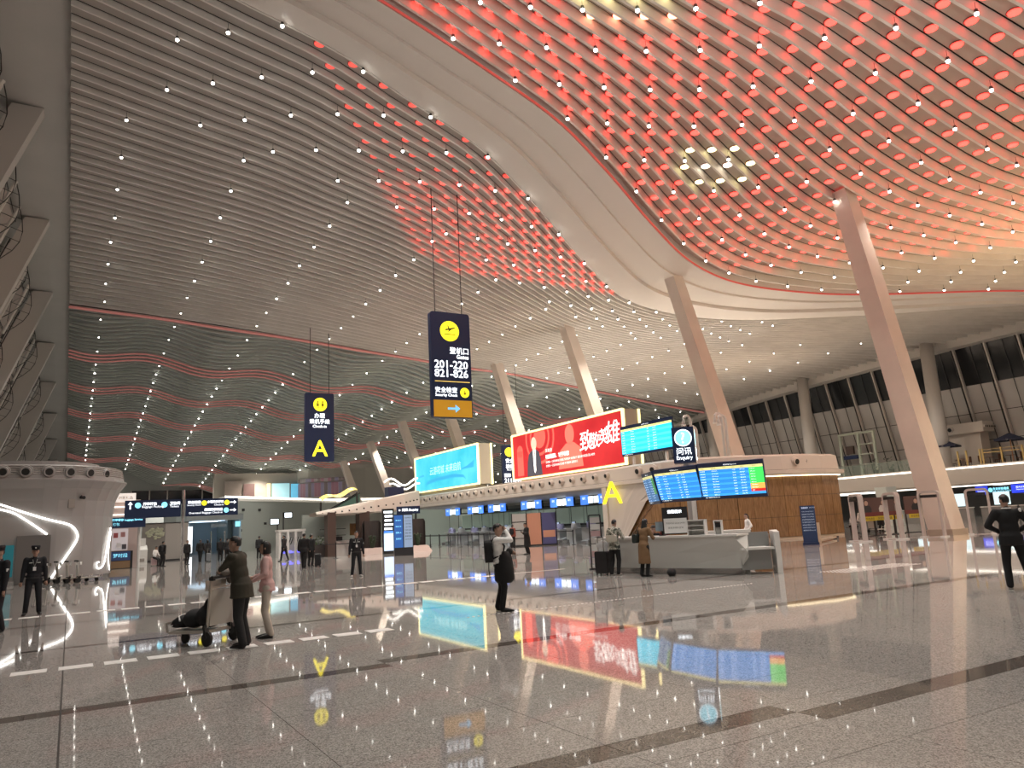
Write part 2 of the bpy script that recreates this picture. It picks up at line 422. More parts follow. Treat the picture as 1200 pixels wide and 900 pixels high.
# lamps: red discs in the recesses, small white downlights on the slats
M_DISC = mat('red_lamp_glow', (.6, .1, .08), .4, emit=(1, .04, .03), strength=5)
M_DISCW = mat('white_lamp_glow', (.9, .9, .85), .4, emit=(1, .93, .74), strength=5)
M_DISCY = mat('yellow_lamp_glow', (.9, .9, .5), .4, emit=(1, .9, .42), strength=4)
M_DISCO = mat('orange_lamp_glow', (.9, .5, .3), .4, emit=(1, .28, .16), strength=6)
M_RIM = mat('lamp_rim', (.35, .1, .08), .5)
def disc_mesh(m):
    mb = MB(); mb.cone((0, 0, -.05), (0, 0, 0), .21, .23, 12); mb.cur = 1
    mb.cone((0, 0, -.002), (0, 0, .04), .265, .265, 12); mb.mi = [0]*(len(mb.f)-14)+[1]*14
    return mb.mesh('disc_lamp', [m, M_RIM])
M_DISCD = mat('dim_red_lamp_glow', (.6, .1, .08), .4, emit=(1, .06, .045), strength=1.25); M_DISCE = mat('faint_red_lamp_glow', (.6, .1, .08), .4, emit=(1, .09, .07), strength=1.0)
DM = {k: disc_mesh(m) for k, m in (('r', M_DISC), ('d', M_DISCD), ('e', M_DISCE), ('w', M_DISCW), ('y', M_DISCY), ('o', M_DISCO))}
CAMP = Vector((0, 0, 1.7))
def inframe(p, mg=20):
    d = Vector(p)-CAMP; z = d.dot(fw)
    if z < 1: return None
    u = 600+_F*d.dot(rt)/z; v = 450-_F*d.dot(up)/z
    return (u, v, z) if -mg < u < 1200+mg and -mg < v < 900+mg else None
discs = []
def disc_at(s, x, f=.64, h=.21, r2=False):
    s_ = s+PITCH*f; y = float(r2_y(s-f, x) if r2 else curve_y(s_, x)); return Vector((x, y, float(zc(x, y))+h))
for i, s in enumerate(R2S):
    if i < 1: continue
    for k in range(40):
        x = 22.7-1.6*12+1.6*k+.79*(i-8)
        if x < 6 or x > min(39+1.7*(i-1), 62): continue
        p = disc_at(s, x, r2=True)
        f = inframe(p, 60)
        if f: discs.append((f[2], p, 's2'))
for i, s in enumerate(R1S[:15]):
    for k in range(24):
        x = 6.7+1.56*k+(.78 if i % 2 else 0)
        if x < 7+i*.8 or x > 34-i*.75: continue
        p = disc_at(s, x, .47, .108); f = inframe(p, 0)
        if f: discs.append((f[2], p, 's1'))
discs.sort(key=lambda q: q[0])
rest = MB()
cnt = 0
for d, p, r in discs:
    k = 'r'
    d1 = ((p.x-27.2)**2+((p.y-24.6)*1.2)**2)**.5; d2 = ((p.x-16.2)**2+((p.y-17.9)*1.0)**2)**.5
    if r == 's2' and d1 < 2.6: k = 'w' if d1 < 1.3 else 'y'
    if r == 's2' and d2 < 1.9: k = 'y'
    elif r == 's2' and d2 < 2.6 and p.x > 16: k = 'o'
    if r == 's1': k = 'd' if p.x > 19 else 'e'
    if cnt < 300 or k not in 'rde':
        o = link('ceiling_lamp', DM[k], None, p); cnt += 1
        g = {'e': ('faint red ceiling lamp hidden between pale slats far from the red field', 'faint red lamps beyond the white band'), 'd': ('dim red ceiling lamp peeping past a pale slat beyond the white band', 'dim red lamps beyond the white band'), 'r': ('round red ceiling lamp glowing in a slat recess', 'red lamps between the ceiling slats'),
             'w': ('round white ceiling lamp amid red ones near the leaning column', 'white lamps between the ceiling slats'),
             'y': ('round yellow green ceiling lamp amid many red ones', 'yellow lamps between the ceiling slats'),
             'o': ('round orange ceiling lamp beside the yellow green ones', 'orange lamps between the ceiling slats')}[k]
        tag(o, g[0], 'lamp', g[1])
    else:
        rest.cone(p+Vector((0, 0, -.05)), p, .21, .23, 8)
if rest.v: put('red_lamps', rest, M_DISC, ce, kind='stuff')
# white downlights
M_WHITE = mat('downlight_glow', (1, 1, 1), .4, emit=(1, .95, .86), strength=15)
M_CAN = mat('downlight_can', (.1, .1, .1), .5)
mb = MB(); mb.cone((0, 0, -.02), (0, 0, .12), .085, .06, 8); mb.cone((0, 0, .12), (0, 0, .4), .009, .009, 4); nb = len(mb.f)
mb.ball((0, 0, -.05), (.08, .08, .072), 8, 5); mb.mi = [0]*nb+[1]*(len(mb.f)-nb)
ME_DL = mb.mesh('downlight', [M_CAN, M_WHITE])
dl = []
def dl_add(s, x, reg):
    if reg == 2:
        y = float(r2_y(s, x)); p = Vector((x, y-.1, float(zc(x, y))-.4)); f = inframe(p, 30)
        if f: dl.append((f[2], p, 2))
        return
    if reg == 1 and x > 52 and (x > 66 or s < 40): return
    p = ceil_pt(s, x, -.36); p.y -= .1
    f = inframe(p, 30)
    if f and f[1] < 600: dl.append((f[2], p, reg))
for j, s in enumerate(R1S):
    if j % 2: continue
    if j < 11:
        for k in range(22): dl_add(s, 3.0+3.55*k+(1.77 if (j//2) % 2 else 0), 1)
    elif j % 4 == 0:
        for k in range(14): dl_add(s, 1.5+5.75*k+(random.random()-.5)*.1, 1)
for i, s in enumerate(R2S):
    if i % 2 == 0:
        for k in range(22): dl_add(s, 12.3+3.12*k+(1.56 if (i//2) % 2 else 0), 2)
for j, s in enumerate(R3S):
    if (j % 4 == 1) if s < 88 else (j % 3 == 1):
        for k in range(13):
            if float(curve_y(s, 1.4+5.75*k)) < 140: dl_add(s, 1.4+5.75*k, 3)
dl.sort(key=lambda q: q[0])
rest = MB()
for n, (d, p, r) in enumerate(dl):
    if n < 300:
        o = link('downlight', ME_DL, None, p); o.scale = (1, 1, 1) if d < 60 else (.78, .78, .78)
        tag(o, ('small white downlight hanging from the pale ceiling slats', 'small white downlight hanging among the red ceiling lamps', 'small white downlight hanging from the rippled green-tinted ceiling')[r-1], 'lamp',
            ('downlights of the pale slats', 'downlights among the red lamps', 'downlights of the rippled ceiling')[r-1])
    else: rest.ball(p, (.08, .08, .07), 6, 4)
if rest.v: put('far_downlights', rest, M_WHITE, ce, kind='stuff')

# ------------------------------------------------------------------ leaning columns
M_COLM = mat('column_cream', (.80, .70, .62), .5, noise=.05, nscale=.8)
M_COLB = mat('column_base_steel', (.55, .45, .36), .3, .4)
def column(y, xb_, lab):
    xt = 34.6; zt = float(zc(xt, y))+.1
    mb = MB(); r = []
    for x, z, h in ((xb_, 0, .62), (xt, zt, .44)):
        r.append([(x-h, y-h, z), (x+h, y-h, z), (x+h, y+h, z), (x-h, y+h, z)])
    t = thing('column', (0, 0, 0), kind='structure')
    put('shaft', mb.loft(r), M_COLM, t)
    b = MB(); b.box((xb_, y, .15), (1.42, 1.36, .3)); put('plinth', b, M_COLB if lab else M_COLM, t)
    return t
for y, xx in ((23.2, 39.4), (36.6, 40.3), (49.6, 40.4), (61.6, 39.8), (74, 39.8), (86.4, 40), (98, 39.8), (110, 39)):
    column(y, xx, y < 30)
# ------------------------------------------------------------------ left wall: soffit, leaning beams, bow trusses, glazing
wl = thing('wall_left', (0, 0, 0), kind='structure')
M_SOF = mat('soffit_grey', (.42, .41, .39), .55, noise=.05, nscale=.3)
M_BEAM = mat('beam_grey', (.52, .49, .46), .5)
M_GLZ = mat('pale_glazing', (.52, .46, .43), .25)
M_STL = mat('dark_steel', (.05, .05, .05), .4, .6)
M_TUBE = mat('pale_tube', (.6, .58, .55), .4)
LX = -1.1
def lz(y): return float(zc(LX, y))
n = 40; yy = np.linspace(6, 162, n)
vs = []
for y in yy:
    z = lz(y)+.12
    vs += [(LX, y, z-.35), (LX, y, z), (LX-1.35, y, z+.05), (LX-8, y, z+.5)]
put('soffit', MB().add(vs, [(4*i+j, 4*i+4+j, 4*i+5+j, 4*i+1+j) for i in range(n-1) for j in range(3)]), M_SOF, wl)
TL = math.tan(math.radians(20))
for k in range(9):
    y = [29.5, 44.4, 59.0, 73.5, 87.5, 101.2, 114.5, 128, 141.5][k]
    zt = lz(y)+.15; r = []
    for z, hw in ((0, 1.0), (zt, .72)):
        xi = LX-1.25-(zt-z)*TL
        r.append([(xi-2*hw, y-.5, z), (xi, y-.5, z), (xi, y+.5, z), (xi-2*hw, y+.5, z)])
    put('beam', MB().loft(r), M_BEAM, wl)
    if k == 8: continue
    # bow trusses between the beams: a tube with a cable bow and struts, tilted with the wall
    dy = ([29.5, 44.4, 59.0, 73.5, 87.5, 101.2, 114.5, 128, 141.5][k+1]-y)
    for q in range(1, 4):
        yt = y+dy*q/4; zt2 = lz(yt)
        for seg in range(4):
            za = zt2-.6-seg*4.6; zb = za-4.2
            if zb < 1: break
            xa = LX-2.6-(zt2-za)*TL; xb2 = LX-2.6-(zt2-zb)*TL
            a = Vector((xa, yt, za)); b = Vector((xb2, yt, zb)); d = b-a
            nrm = Vector((math.cos(math.radians(20)), 0, math.sin(math.radians(-20))))
            put('truss_tube', MB().cone(a, b, .12, .12, 6), M_TUBE, wl)
            bow = [a+d*t_+nrm*(.95*math.sin(PI*t_)) for t_ in (0, .17, .34, .5, .66, .83, 1)]
            mb = MB().tube(bow, .028, 4)
            for t_ in (.17, .34, .5, .66, .83): mb.bar(a+d*t_, a+d*t_+nrm*(.95*math.sin(PI*t_)), .03)
            put('truss_bow', mb, M_STL, wl)
    # leaning glazing in two bays with thin dark bracing
    for q in range(2):
        ya, yb3 = y+.5+(dy-1)*q/2, y+.5+(dy-1)*(q+1)/2
        def wp(yv, z): return Vector((LX-3.2-(lz(yv)-z)*TL, yv, z))
        nz_ = 6
        for i in range(nz_):
            za = lz(y+dy)-.3-i*3.4; zb = za-3.35
            if zb < 1.5: break
            put('glass_panel', MB().quad(wp(ya+.04, zb), wp(yb3-.04, zb), wp(yb3-.04, za), wp(ya+.04, za)), M_GLZ, wl)
        mb = MB()
        for i in range(nz_):
            za = lz(y+dy)-.3-i*3.4; zb = za-3.4
            if zb < 1: break
            o_ = Vector((.12, 0, 0)); mb.bar(wp(ya, za)+o_, wp(yb3, zb)+o_, .035); mb.bar(wp(ya, zb)+o_, wp(yb3, za)+o_, .035); mb.bar(wp(ya, za)+o_, wp(yb3, za)+o_, .06); mb.bar(wp(ya, za)+o_, wp(ya, zb)+o_, .07)
        put('bracing', mb, M_STL, wl)
put('backing', MB().quad((-13.5, 2, 0), (-13.5, 163, 0), (-5.2, 163, 26), (-5.2, 2, 26)), mat('night_glass', (.015, .017, .02), .15), wl)

# ------------------------------------------------------------------ right wall: fascia beam, leaning mullions, dark glass above pale panels, balcony
wr = thing('wall_right', (0, 0, 0), kind='structure')
M_RPAN = mat('wall_panel_grey', (.58, .56, .54), .4, noise=.05, nscale=.4)
M_DGL = mat('dark_glass', (.02, .022, .025), .12)
M_MUL = mat('mullion_white', (.62, .58, .54), .4)
RX = 75.0; TR = math.tan(math.radians(15))
def rz_(y): return float(zc(RX, y))
def rp(y, z, off=0): return Vector((RX+.8+(17.4-z)*TR+off, y, z))
vs = []; yy = np.linspace(4, 162, 40)
for y in yy: vs += [(RX-.3, y, rz_(y)-.75), (RX-.3, y, rz_(y)+.3), (RX+1.2, y, rz_(y)+.3), (RX+1.2, y, rz_(y)-.75)]
put('fascia_beam', MB().add(vs, [(4*i+j, 4*i+4+j, 4*i+4+(j+1) % 4, 4*i+(j+1) % 4) for i in range(39) for j in range(4)]), M_MUL, wr)
SP = 3.05
for i in range(30):
    y0 = 26+SP*i; y1 = y0+SP; zt = rz_(y0)-.4
    put('mullion', MB().bar(rp(y0, 4.6, -.25), rp(y0, zt, -.25), .13, .35), M_MUL, wr)
    zs = [4.8, 7.5, 10.2, 12.95]
    for a, b in zip(zs[:-1], zs[1:]):
        put('wall_panel', MB().quad(rp(y0+.05, a+.03), rp(y0+.05, b-.03), rp(y1-.05, b-.03), rp(y1-.05, a+.03)), M_RPAN, wr)
    put('glass_pane', MB().quad(rp(y0+.05, 12.98), rp(y0+.05, zt+.2), rp(y1-.05, zt+.2), rp(y1-.05, 12.98)), M_DGL, wr)
    c = MB(); c.bar(rp(y0+SP*.5, 4.8, -.12), rp(y0+SP*.5, zt, -.12), .05); c.bar(rp(y0+.3, 4.8, -.2), rp(y0+.3, zt, -.2), .1); put('glazing_rod', c, M_STL, wr)
put('backing', MB().quad((RX+1.6, 4, 18.5), (RX+1.6, 163, 18.5), (RX+4.6, 163, 4.4), (RX+4.6, 4, 4.4)), M_STL, wr)
# round columns in front of the wall
for y in (13, 27.8, 42.4, 57.5, 72.5):
    t = thing('column', (73.2, y, 4.6), kind='structure'); put('shaft', MB().cone((0, 0, 0), (0, 0, rz_(y)-4.6), .72, .62, 20), M_MUL, t, smooth=True)
# balcony: slab with a lit edge, soffit with a light line, back wall below
ba = thing('floor_balcony', (0, 0, 0), kind='structure')
M_SLAB = mat('balcony_cream', (.55, .48, .42), .45)
M_LINE = mat('light_line', (1, 1, 1), .4, emit=(1, .93, .82), strength=2.3)
BX = 73.0
put('slab', MB().prism([(BX, 4), (79, 4), (79, 120), (BX, 120)], 4.55, 4.85), M_SLAB, ba)
put('edge_fascia', MB().add([(BX-.25, 4, 3.25), (BX-.25, 120, 3.25), (BX-.55, 120, 4.9), (BX-.55, 4, 4.9), (BX+.2, 4, 4.95), (BX+.2, 120, 4.95), (BX+.4, 4, 3.2), (BX+.4, 120, 3.2)], [(0, 1, 2, 3), (3, 2, 5, 4), (1, 0, 6, 7)]), M_SLAB, ba)
put('light_line', MB().box((BX-.56, 62, 4.72), (.06, 116, .12)), M_LINE, ba)
put('soffit', MB().prism([(BX+.2, 4), (92, 4), (92, 120), (BX+.2, 120)], 3.1, 3.25), M_SLAB, ba)
M_CLINE = mat('soffit_light', (1, 1, 1), .4, emit=(.96, 1, .96), strength=2.4)
for i in range(16): put('soffit_light', MB().box((76.5+(i % 3)*4, 20+i*5.2, 3.07), (2.6, 1.1, .05)), M_CLINE, ba)
put('light_line', MB().box((BX+.5, 38, 3.05), (.1, 40, .12)), M_LINE, ba)
put('back_wall', MB().box((91, 60, 1.6), (.3, 116, 3.2)), mat('back_wall_grey', (.22, .21, .2), .5), ba)
# far end wall with a strip of dark windows
we = thing('wall_end', (0, 0, 0), kind='structure')
M_EW = mat('end_wall_pale', (.46, .48, .46), .5, noise=.04, nscale=.2)
put('wall_body', MB().box((40, 143.4, 9), (110, .4, 18)), M_EW, we)
for i in range(6):
    put('window_pane', MB().box((9.9+i*2.8, 143.1, 9.0), (2.6, .1, 2.7)), M_DGL, we)
    put('window_bar', MB().box((8.5+i*2.8, 143.0, 9.0), (.18, .2, 3.0)), M_MUL, we)
# ------------------------------------------------------------------ shared materials for signs and screens
M_NAVY = mat('sign_navy', (.012, .022, .06), .3, emit=(.01, .02, .06), strength=.16)
M_TWHITE = mat('sign_white', (.9, .9, .9), .4, emit=(.85, .93, 1), strength=1.5)
M_TYEL = mat('sign_yellow', (.9, .8, .05), .4, emit=(1, .86, .02), strength=1.1)
M_TCYAN = mat('sign_cyan', (.3, .8, .95), .4, emit=(.25, .78, 1), strength=1.1)
M_OCHRE = mat('sign_ochre', (.45, .24, .02), .4, emit=(.5, .23, .01), strength=.55)
M_ARROWB = mat('sign_arrow_blue', (.2, .5, .8), .4, emit=(.16, .5, .85), strength=1.)
M_INK = mat('ink_dark', (.03, .03, .03), .5)
M_BLK = mat('black_plastic', (.02, .02, .022), .4)
M_CREAM = mat('shell_cream', (.60, .54, .48), .38, noise=.03, nscale=.4)
M_CREAM2 = mat('shell_dark', (.34, .31, .28), .5)  # darker shell tone for grooves, ribs, grilles and roof equipment
M_DARKHOLE = mat('nozzle_dark', (.012, .012, .012), .6)
M_WPOST = mat('white_post', (.7, .7, .68), .35)
M_WHITEP = mat('white_panel', (.74, .73, .70), .4)
M_CHROME = mat('brushed_steel', (.6, .58, .56), .25, .9)

def facing(fx, fy): return math.atan2(fx, -fy)
def sign_wires(t, xs, z0, z1):
    for x in xs: put('wire', MB().cone((x, 0, z0), (x, 0, z1), .03, .03, 4), M_STL, t)

def plane_icon(mb, c, r, kind):
    c = Vector(c)
    if kind == 'plane':
        for pts in ([(-.55, .05), (-.35, .0), (.5, .22), (.62, .32), (.45, .34), (-.45, .12)], [(-.1, .12), (.02, .12), (-.12, .5), (-.24, .5)], [(-.02, .1), (.3, .2), (-.1, -.12), (-.22, -.12)], [(-.6, -.4), (.6, -.4), (.6, -.33), (-.6, -.33)]):
            poly_into(mb, pts, c, s=r)
    elif kind == 'people':
        for dx in (-.38, .38):
            disc_into(mb, c+Vector((dx*r, 0, .42*r)), .15*r, n=10); poly_into(mb, [(dx-.17, -.3), (dx+.17, -.3), (dx+.2, .22), (dx-.2, .22)], c, s=r)
        poly_into(mb, [(-.7, -.5), (.7, -.5), (.7, -.42), (-.7, -.42)], c, s=r)
    elif kind == 'guard':
        disc_into(mb, c+Vector((0, 0, .3*r)), .2*r, n=10); poly_into(mb, [(-.35, -.5), (.35, -.5), (.3, .05), (-.3, .05)], c, s=r)
    elif kind == 'bag':
        poly_into(mb, [(-.45, -.45), (.45, -.45), (.45, .2), (-.45, .2)], c, s=r); poly_into(mb, [(-.2, .25), (.2, .25), (.2, .45), (-.2, .45)], c, s=r)

# ------------------------------------------------------------------ check-in island A
isl = thing('check_in_island', (0, 0, 0), label='long cream check-in island with a wood-clad rounded end and round air nozzles', cat='building')
OUT = [(30.3, 74.5), (30.3, 40.2), (30.05, 37.2), (30.2, 34.6), (31.1, 32.7), (33.2, 31.3), (36.2, 30.35), (39.2, 29.9), (41.3, 30.2), (42.3, 31.5), (42.6, 34), (42.8, 40), (42.8, 74.5)]
def offset_poly(P, d):
    n = len(P); Q = []
    for i in range(n):
        a, b, c = Vector(P[i-1]), Vector(P[i]), Vector(P[(i+1) % n])
        e1 = (b-a).normalized(); e2 = (c-b).normalized(); nn = Vector((-e1.y, e1.x))+Vector((-e2.y, e2.x))
        nn = nn.normalized(); k = d/max(.5, nn.dot(Vector((-e1.y, e1.x)))); Q.append((b.x+nn.x*k, b.y+nn.y*k))
    return Q
def ring(P, z): return [Vector((p[0], p[1], z)) for p in P]
# the outline runs clockwise seen from above, so a negative offset goes inward
INW = -1 if Vector((offset_poly(OUT, 1)[0][0]-36, 0)).length > abs(OUT[0][0]-36) else 1
o_ = lambda d: offset_poly(OUT, INW*d)
put('cap', MB().loft([ring(o_(.12), 3.72), ring(o_(0), 3.78), ring(o_(0), 3.98), ring(o_(.28), 4.02), ring(o_(.28), 4.12), ring(o_(.34), 4.86), ring(o_(.6), 4.98), ring(o_(2.2), 5.0)]), M_CREAM, isl)
put('cap_groove', MB().loft([ring(o_(.26), 4.0), ring(o_(.26), 4.05)]), M_CREAM2, isl)
put('soffit', MB().add([(30.4, 40.4, 3.70), (37.5, 40.4, 3.5), (37.5, 74.4, 3.5), (30.4, 74.4, 3.70)], [(0, 3, 2, 1)]), mat('island_soffit', (.30, .29, .28), .5), isl)
def nozzle(p, f, par, r=.19, body=None):
    f = Vector((f[0], f[1], -.12)).normalized(); p = Vector(p)
    o1 = put('air_nozzle', MB().cone(p-f*.1, p+f*.05, r*1.25, r*1.2, 16).cone(p+f*.05, p+f*.16, r*1.05, r*.92, 16), body or M_CREAM, par, smooth=False)
    put('bore', MB().cone(p+f*.1, p+f*.172, r*.72, r*.66, 14), M_DARKHOLE, o1)
for i, y in enumerate([40.1+1.36*k for k in range(25)]): nozzle((30.52, y, 4.5), (-1, 0), isl)
for (x, y, fx, fy) in ((30.32, 36.6, -1, -.05), (30.4, 35.3, -1, -.2), (37.3, 30.5, -.1, -1), (40.2, 30.85, .35, -1)): nozzle((x, y, 4.5), (fx, fy), isl, .24)
lg = MB()
for i, s in enumerate('七 旗 丁 图 J'.split()): text_into(lg, s, (38.2+i*.36, 30.36+.02*i, 4.5), h=.26, u=(1, .04, 0))
put('lettering', lg, M_INK, isl)
# wood panels round the end, one by one; the shell's cream cheek leaves a slanted opening
M_WOOD = None
def wood_material(name, a, b):
    m = bpy.data.materials.new(name); m.use_nodes = True; nt = m.node_tree; bs = nt.nodes['Principled BSDF']; N = nt.nodes.new; L = nt.links.new
    g = N('ShaderNodeNewGeometry'); mp = N('ShaderNodeMapping'); mp.inputs['Scale'].default_value = (9, 9, .9); L(g.outputs['Position'], mp.inputs['Vector'])
    n = N('ShaderNodeTexNoise'); n.inputs['Scale'].default_value = 1.5; n.inputs['Detail'].default_value = 6; n.inputs['Distortion'].default_value = 1.2; L(mp.outputs['Vector'], n.inputs['Vector'])
    cr = N('ShaderNodeValToRGB'); L(n.outputs['Fac'], cr.inputs['Fac']); cr.color_ramp.elements[0].position = .3; cr.color_ramp.elements[0].color = (*a, 1); cr.color_ramp.elements[1].position = .72; cr.color_ramp.elements[1].color = (*b, 1)
    L(cr.outputs['Color'], bs.inputs['Base Color']); bs.inputs['Roughness'].default_value = .16
    return m
M_WOOD = wood_material('wood_panel', (.20, .11, .05), (.36, .215, .10))
M_WOODD = mat('wood_joint', (.03, .018, .01), .6)
WP = o_(.42)[1:11]
def resample(P, step):
    out = []; 
    for i in range(len(P)-1):
        a, b = Vector(P[i]), Vector(P[i+1]); n = max(1, round((b-a).length/step))
        out += [a.lerp(b, j/n) for j in range(n)]
    return out+[Vector(P[-1])]
WR = resample(WP, 1.15)
mbk = MB().loft([ring([tuple(p) for p in o_(.52)[1:12]], .02), ring([tuple(p) for p in o_(.52)[1:12]], 3.7)], closed=False); put('wall_backing', mbk, M_WOODD, isl)
for i in range(len(WR)-1):
    a, b = WR[i], WR[i+1]; d = (b-a); nn = Vector((d.y, -d.x)).normalized()
    if nn.dot(Vector((36, 45))-a) > 0: nn = -nn
    for z0, z1 in ((.14, 1.28), (1.3, 2.5), (2.52, 3.7)):
        p, q = a+d*.012, b-d*.012; o1 = nn*.05
        put('wood_panel', MB().loft([[Vector((p.x, p.y, z0)), Vector((q.x, q.y, z0)), Vector((q.x, q.y, z1)), Vector((p.x, p.y, z1))], [Vector((p.x+o1.x, p.y+o1.y, z0)), Vector((q.x+o1.x, q.y+o1.y, z0)), Vector((q.x+o1.x, q.y+o1.y, z1)), Vector((p.x+o1.x, p.y+o1.y, z1))]]), M_WOOD, isl)
M_WSTRIP = mat('cap_light', (1, 1, 1), .4, emit=(1, .82, .5), strength=2.6)
put('light_line', MB().tube([(p[0], p[1], 3.68) for p in o_(.24)[4:10]], .035, 5), M_WSTRIP, isl)
kb = [tuple(p) for p in o_(.4)[1:12]]
put('kick_rail', MB().loft([ring(kb, 0), ring(kb, .13), ring([tuple(p) for p in o_(.55)[1:12]], .13)], closed=False), mat('rail_pale', (.6, .5, .38), .3), isl)
# cream cheek: pier face on the hall side, its inner edge leaning
def cheek_pt(t, z):   # t metres from the corner along the end wall
    P = [Vector(p) for p in o_(.12)[1:6]]
    k = 0
    while k < len(P)-2 and t > (P[k+1]-P[k]).length: t -= (P[k+1]-P[k]).length; k += 1
    d = (P[k+1]-P[k]); p = P[k]+d*(t/d.length); return Vector((p.x, p.y, z))
bot = [cheek_pt(t, 0) for t in np.linspace(0, 1.6, 8)]; top_ = [cheek_pt(t, 3.78) for t in np.linspace(0, 6.2, 8)]
inn = Vector((.45, .25, 0))
mb = MB().loft([[*bot], [*[b.lerp(c, .7) for b, c in zip(bot, [cheek_pt(t, 3.78) for t in np.linspace(0, 5.2, 8)])]], [*top_]], closed=False)
mb.loft([[bot[-1], bot[-1]+inn], [top_[-1].lerp(bot[-1], .3), top_[-1].lerp(bot[-1], .3)+inn], [top_[-1], top_[-1]+inn]], closed=False)
mb.box((30.75, 40.3, 1.87), (.9, .5, 3.74))
put('pier', mb, M_CREAM, isl)
la = MB(); vs, fs = text_mesh('A'); 
ltr = thing('wall_letter', (29.98, 39.0, 2.62), facing(-.86, -.5), label='yellow glowing letter A on the cream pier of the check-in island', cat='letter')
text_into(la, 'A', (0, -.06, .72), h=1.42, bold=.002); text_into(la, 'A', (0, 0, .72), h=1.42, bold=.002)
put('letter_face', la, M_TYEL, ltr)
# back of the check-in bays: dark base, greenish glass bays, end wall
put('bay_wall', MB().box((38.2, 57.5, 1.75), (.3, 34, 3.5)), mat('bay_wall', (.26, .26, .25), .5), isl)
M_GGL = mat('green_glass', (.36, .44, .36), .15, emit=(.5, .62, .5), strength=.12)
for i in range(16): put('glass_pane', MB().box((37.2, 43+i*2.1, 2.15), (.06, 1.95, 1.35)), M_GGL, isl)
put('bay_rail', MB().box((37.0, 58.5, 1.38), (.25, 33, .14)), M_BLK, isl)
put('bay_rail', MB().box((37.0, 58.5, 3.05), (.2, 33, .1)), M_BLK, isl)
put('end_drum', MB().loft([ring([(30.3+x, 74.6+y) for x, y in [(0, 0), (-.9, 1.2), (-1, 3), (0, 4.6), (3, 5.4), (11, 5)]], 0), ring([(30.3+x, 74.6+y) for x, y in [(0, 0), (-.9, 1.2), (-1, 3), (0, 4.6), (3, 5.4), (11, 5)]], 5)], closed=False), mat('teal_grey_shell', (.42, .52, .5), .45), isl)
ar = put('roof_equipment', MB().box((37, 66, 5.25), (4, 10, .5)), M_CREAM2, isl)

# check-in desks with their overhead screens
M_SCRB = mat('screen_blue', (.05, .15, .6), .3, emit=(.07, .24, .85), strength=1.1)
M_SCRW = mat('screen_white', (.8, .9, 1), .3, emit=(.85, .95, 1), strength=2.0)
M_DESK = mat('desk_white', (.66, .65, .63), .4)
M_CONV = mat('conveyor_grey', (.34, .34, .34), .5)
M_LILAC = mat('desk_lilac', (.30, .28, .42), .5)
def counter(y, lab, first=None):
    t = thing('check_in_desk', (35, y, 0), 0, lab, 'desk', 'check-in desks of the island')
    for dy in (-1.15, 1.15):
        put('desk_body', MB().box((0, dy, .55), (.9, 1.25, 1.1)).box((-.15, dy, 1.12), (1.1, 1.35, .05)), M_DESK, t)
        mo = put('monitor', MB().box((.0, dy+.2, 1.45), (.06, .55, .4)).box((.02, dy+.2, 1.2), (.05, .06, .2)), M_BLK, t)
        put('monitor_face', MB().box((-.04, dy+.2, 1.45), (.01, .5, .34)), mat('monitor_glow', (.3, .35, .45), .3, emit=(.4, .5, .7), strength=.4), mo)
        put('side_drum', MB().cone((-.25, dy-.45, 1.05), (-.25, dy-.45, 1.5), .42, .34, 12), M_LILAC if dy > 0 else M_DESK, t)
    put('conveyor', MB().add([(-1.6, -.4, .15), (-1.6, .4, .15), (.5, .4, .5), (.5, -.4, .5), (-1.6, -.4, 0), (-1.6, .4, 0), (.5, .4, 0), (.5, -.4, 0)], [(0, 1, 2, 3), (0, 4, 5, 1), (0, 3, 7, 4), (1, 5, 6, 2)]), M_CONV, t)
    put('scale_plate', MB().box((-1.3, -1.15, .12), (.7, .9, .24)), M_CHROME, t)
    return t
def overhead(y, lab):
    t = thing('overhead_screen', (34.6, y, 2.88), 0, lab, 'screen', 'screens above the check-in desks')
    put('housing', MB().box((.1, 0, .34), (.16, 3.4, .62)), M_BLK, t)
    for dy in (-1.18, 1.18):
        p = put('panel', MB().box((0, dy, .36), (.1, .95, .74)), M_SCRB, t)
        b = MB(); text_into(b, '值机', (-.055, dy, .48), h=.2, u=(0, -1, 0)); put('lettering', b, M_TWHITE, p)
    for dy in (-.36, .36): put('number_plate', MB().box((0, dy, .34), (.06, .55, .5)), M_SCRW, t)
    for dy in (-1.1, 1.1): put('hanger', MB().cone((.1, dy, .6), (.1, dy, .8), .03, .03, 6).cone((.1, dy, 0), (.1, dy, -1.4), .025, .025, 6), M_STL, t)
for i, y in enumerate((78.6, 72.4, 67.2, 62.8, 56.6, 51.8, 47.4)):
    if y < 74.4:
        nth = ['', 'sixth', 'fifth', 'fourth', 'third', 'second', 'first'][i]
        counter(y, 'white check-in desk with lilac drum, %s from the pier with letter A' % nth)
        overhead(y, 'blue and white screens over a check-in desk, %s from the pier with letter A' % nth)

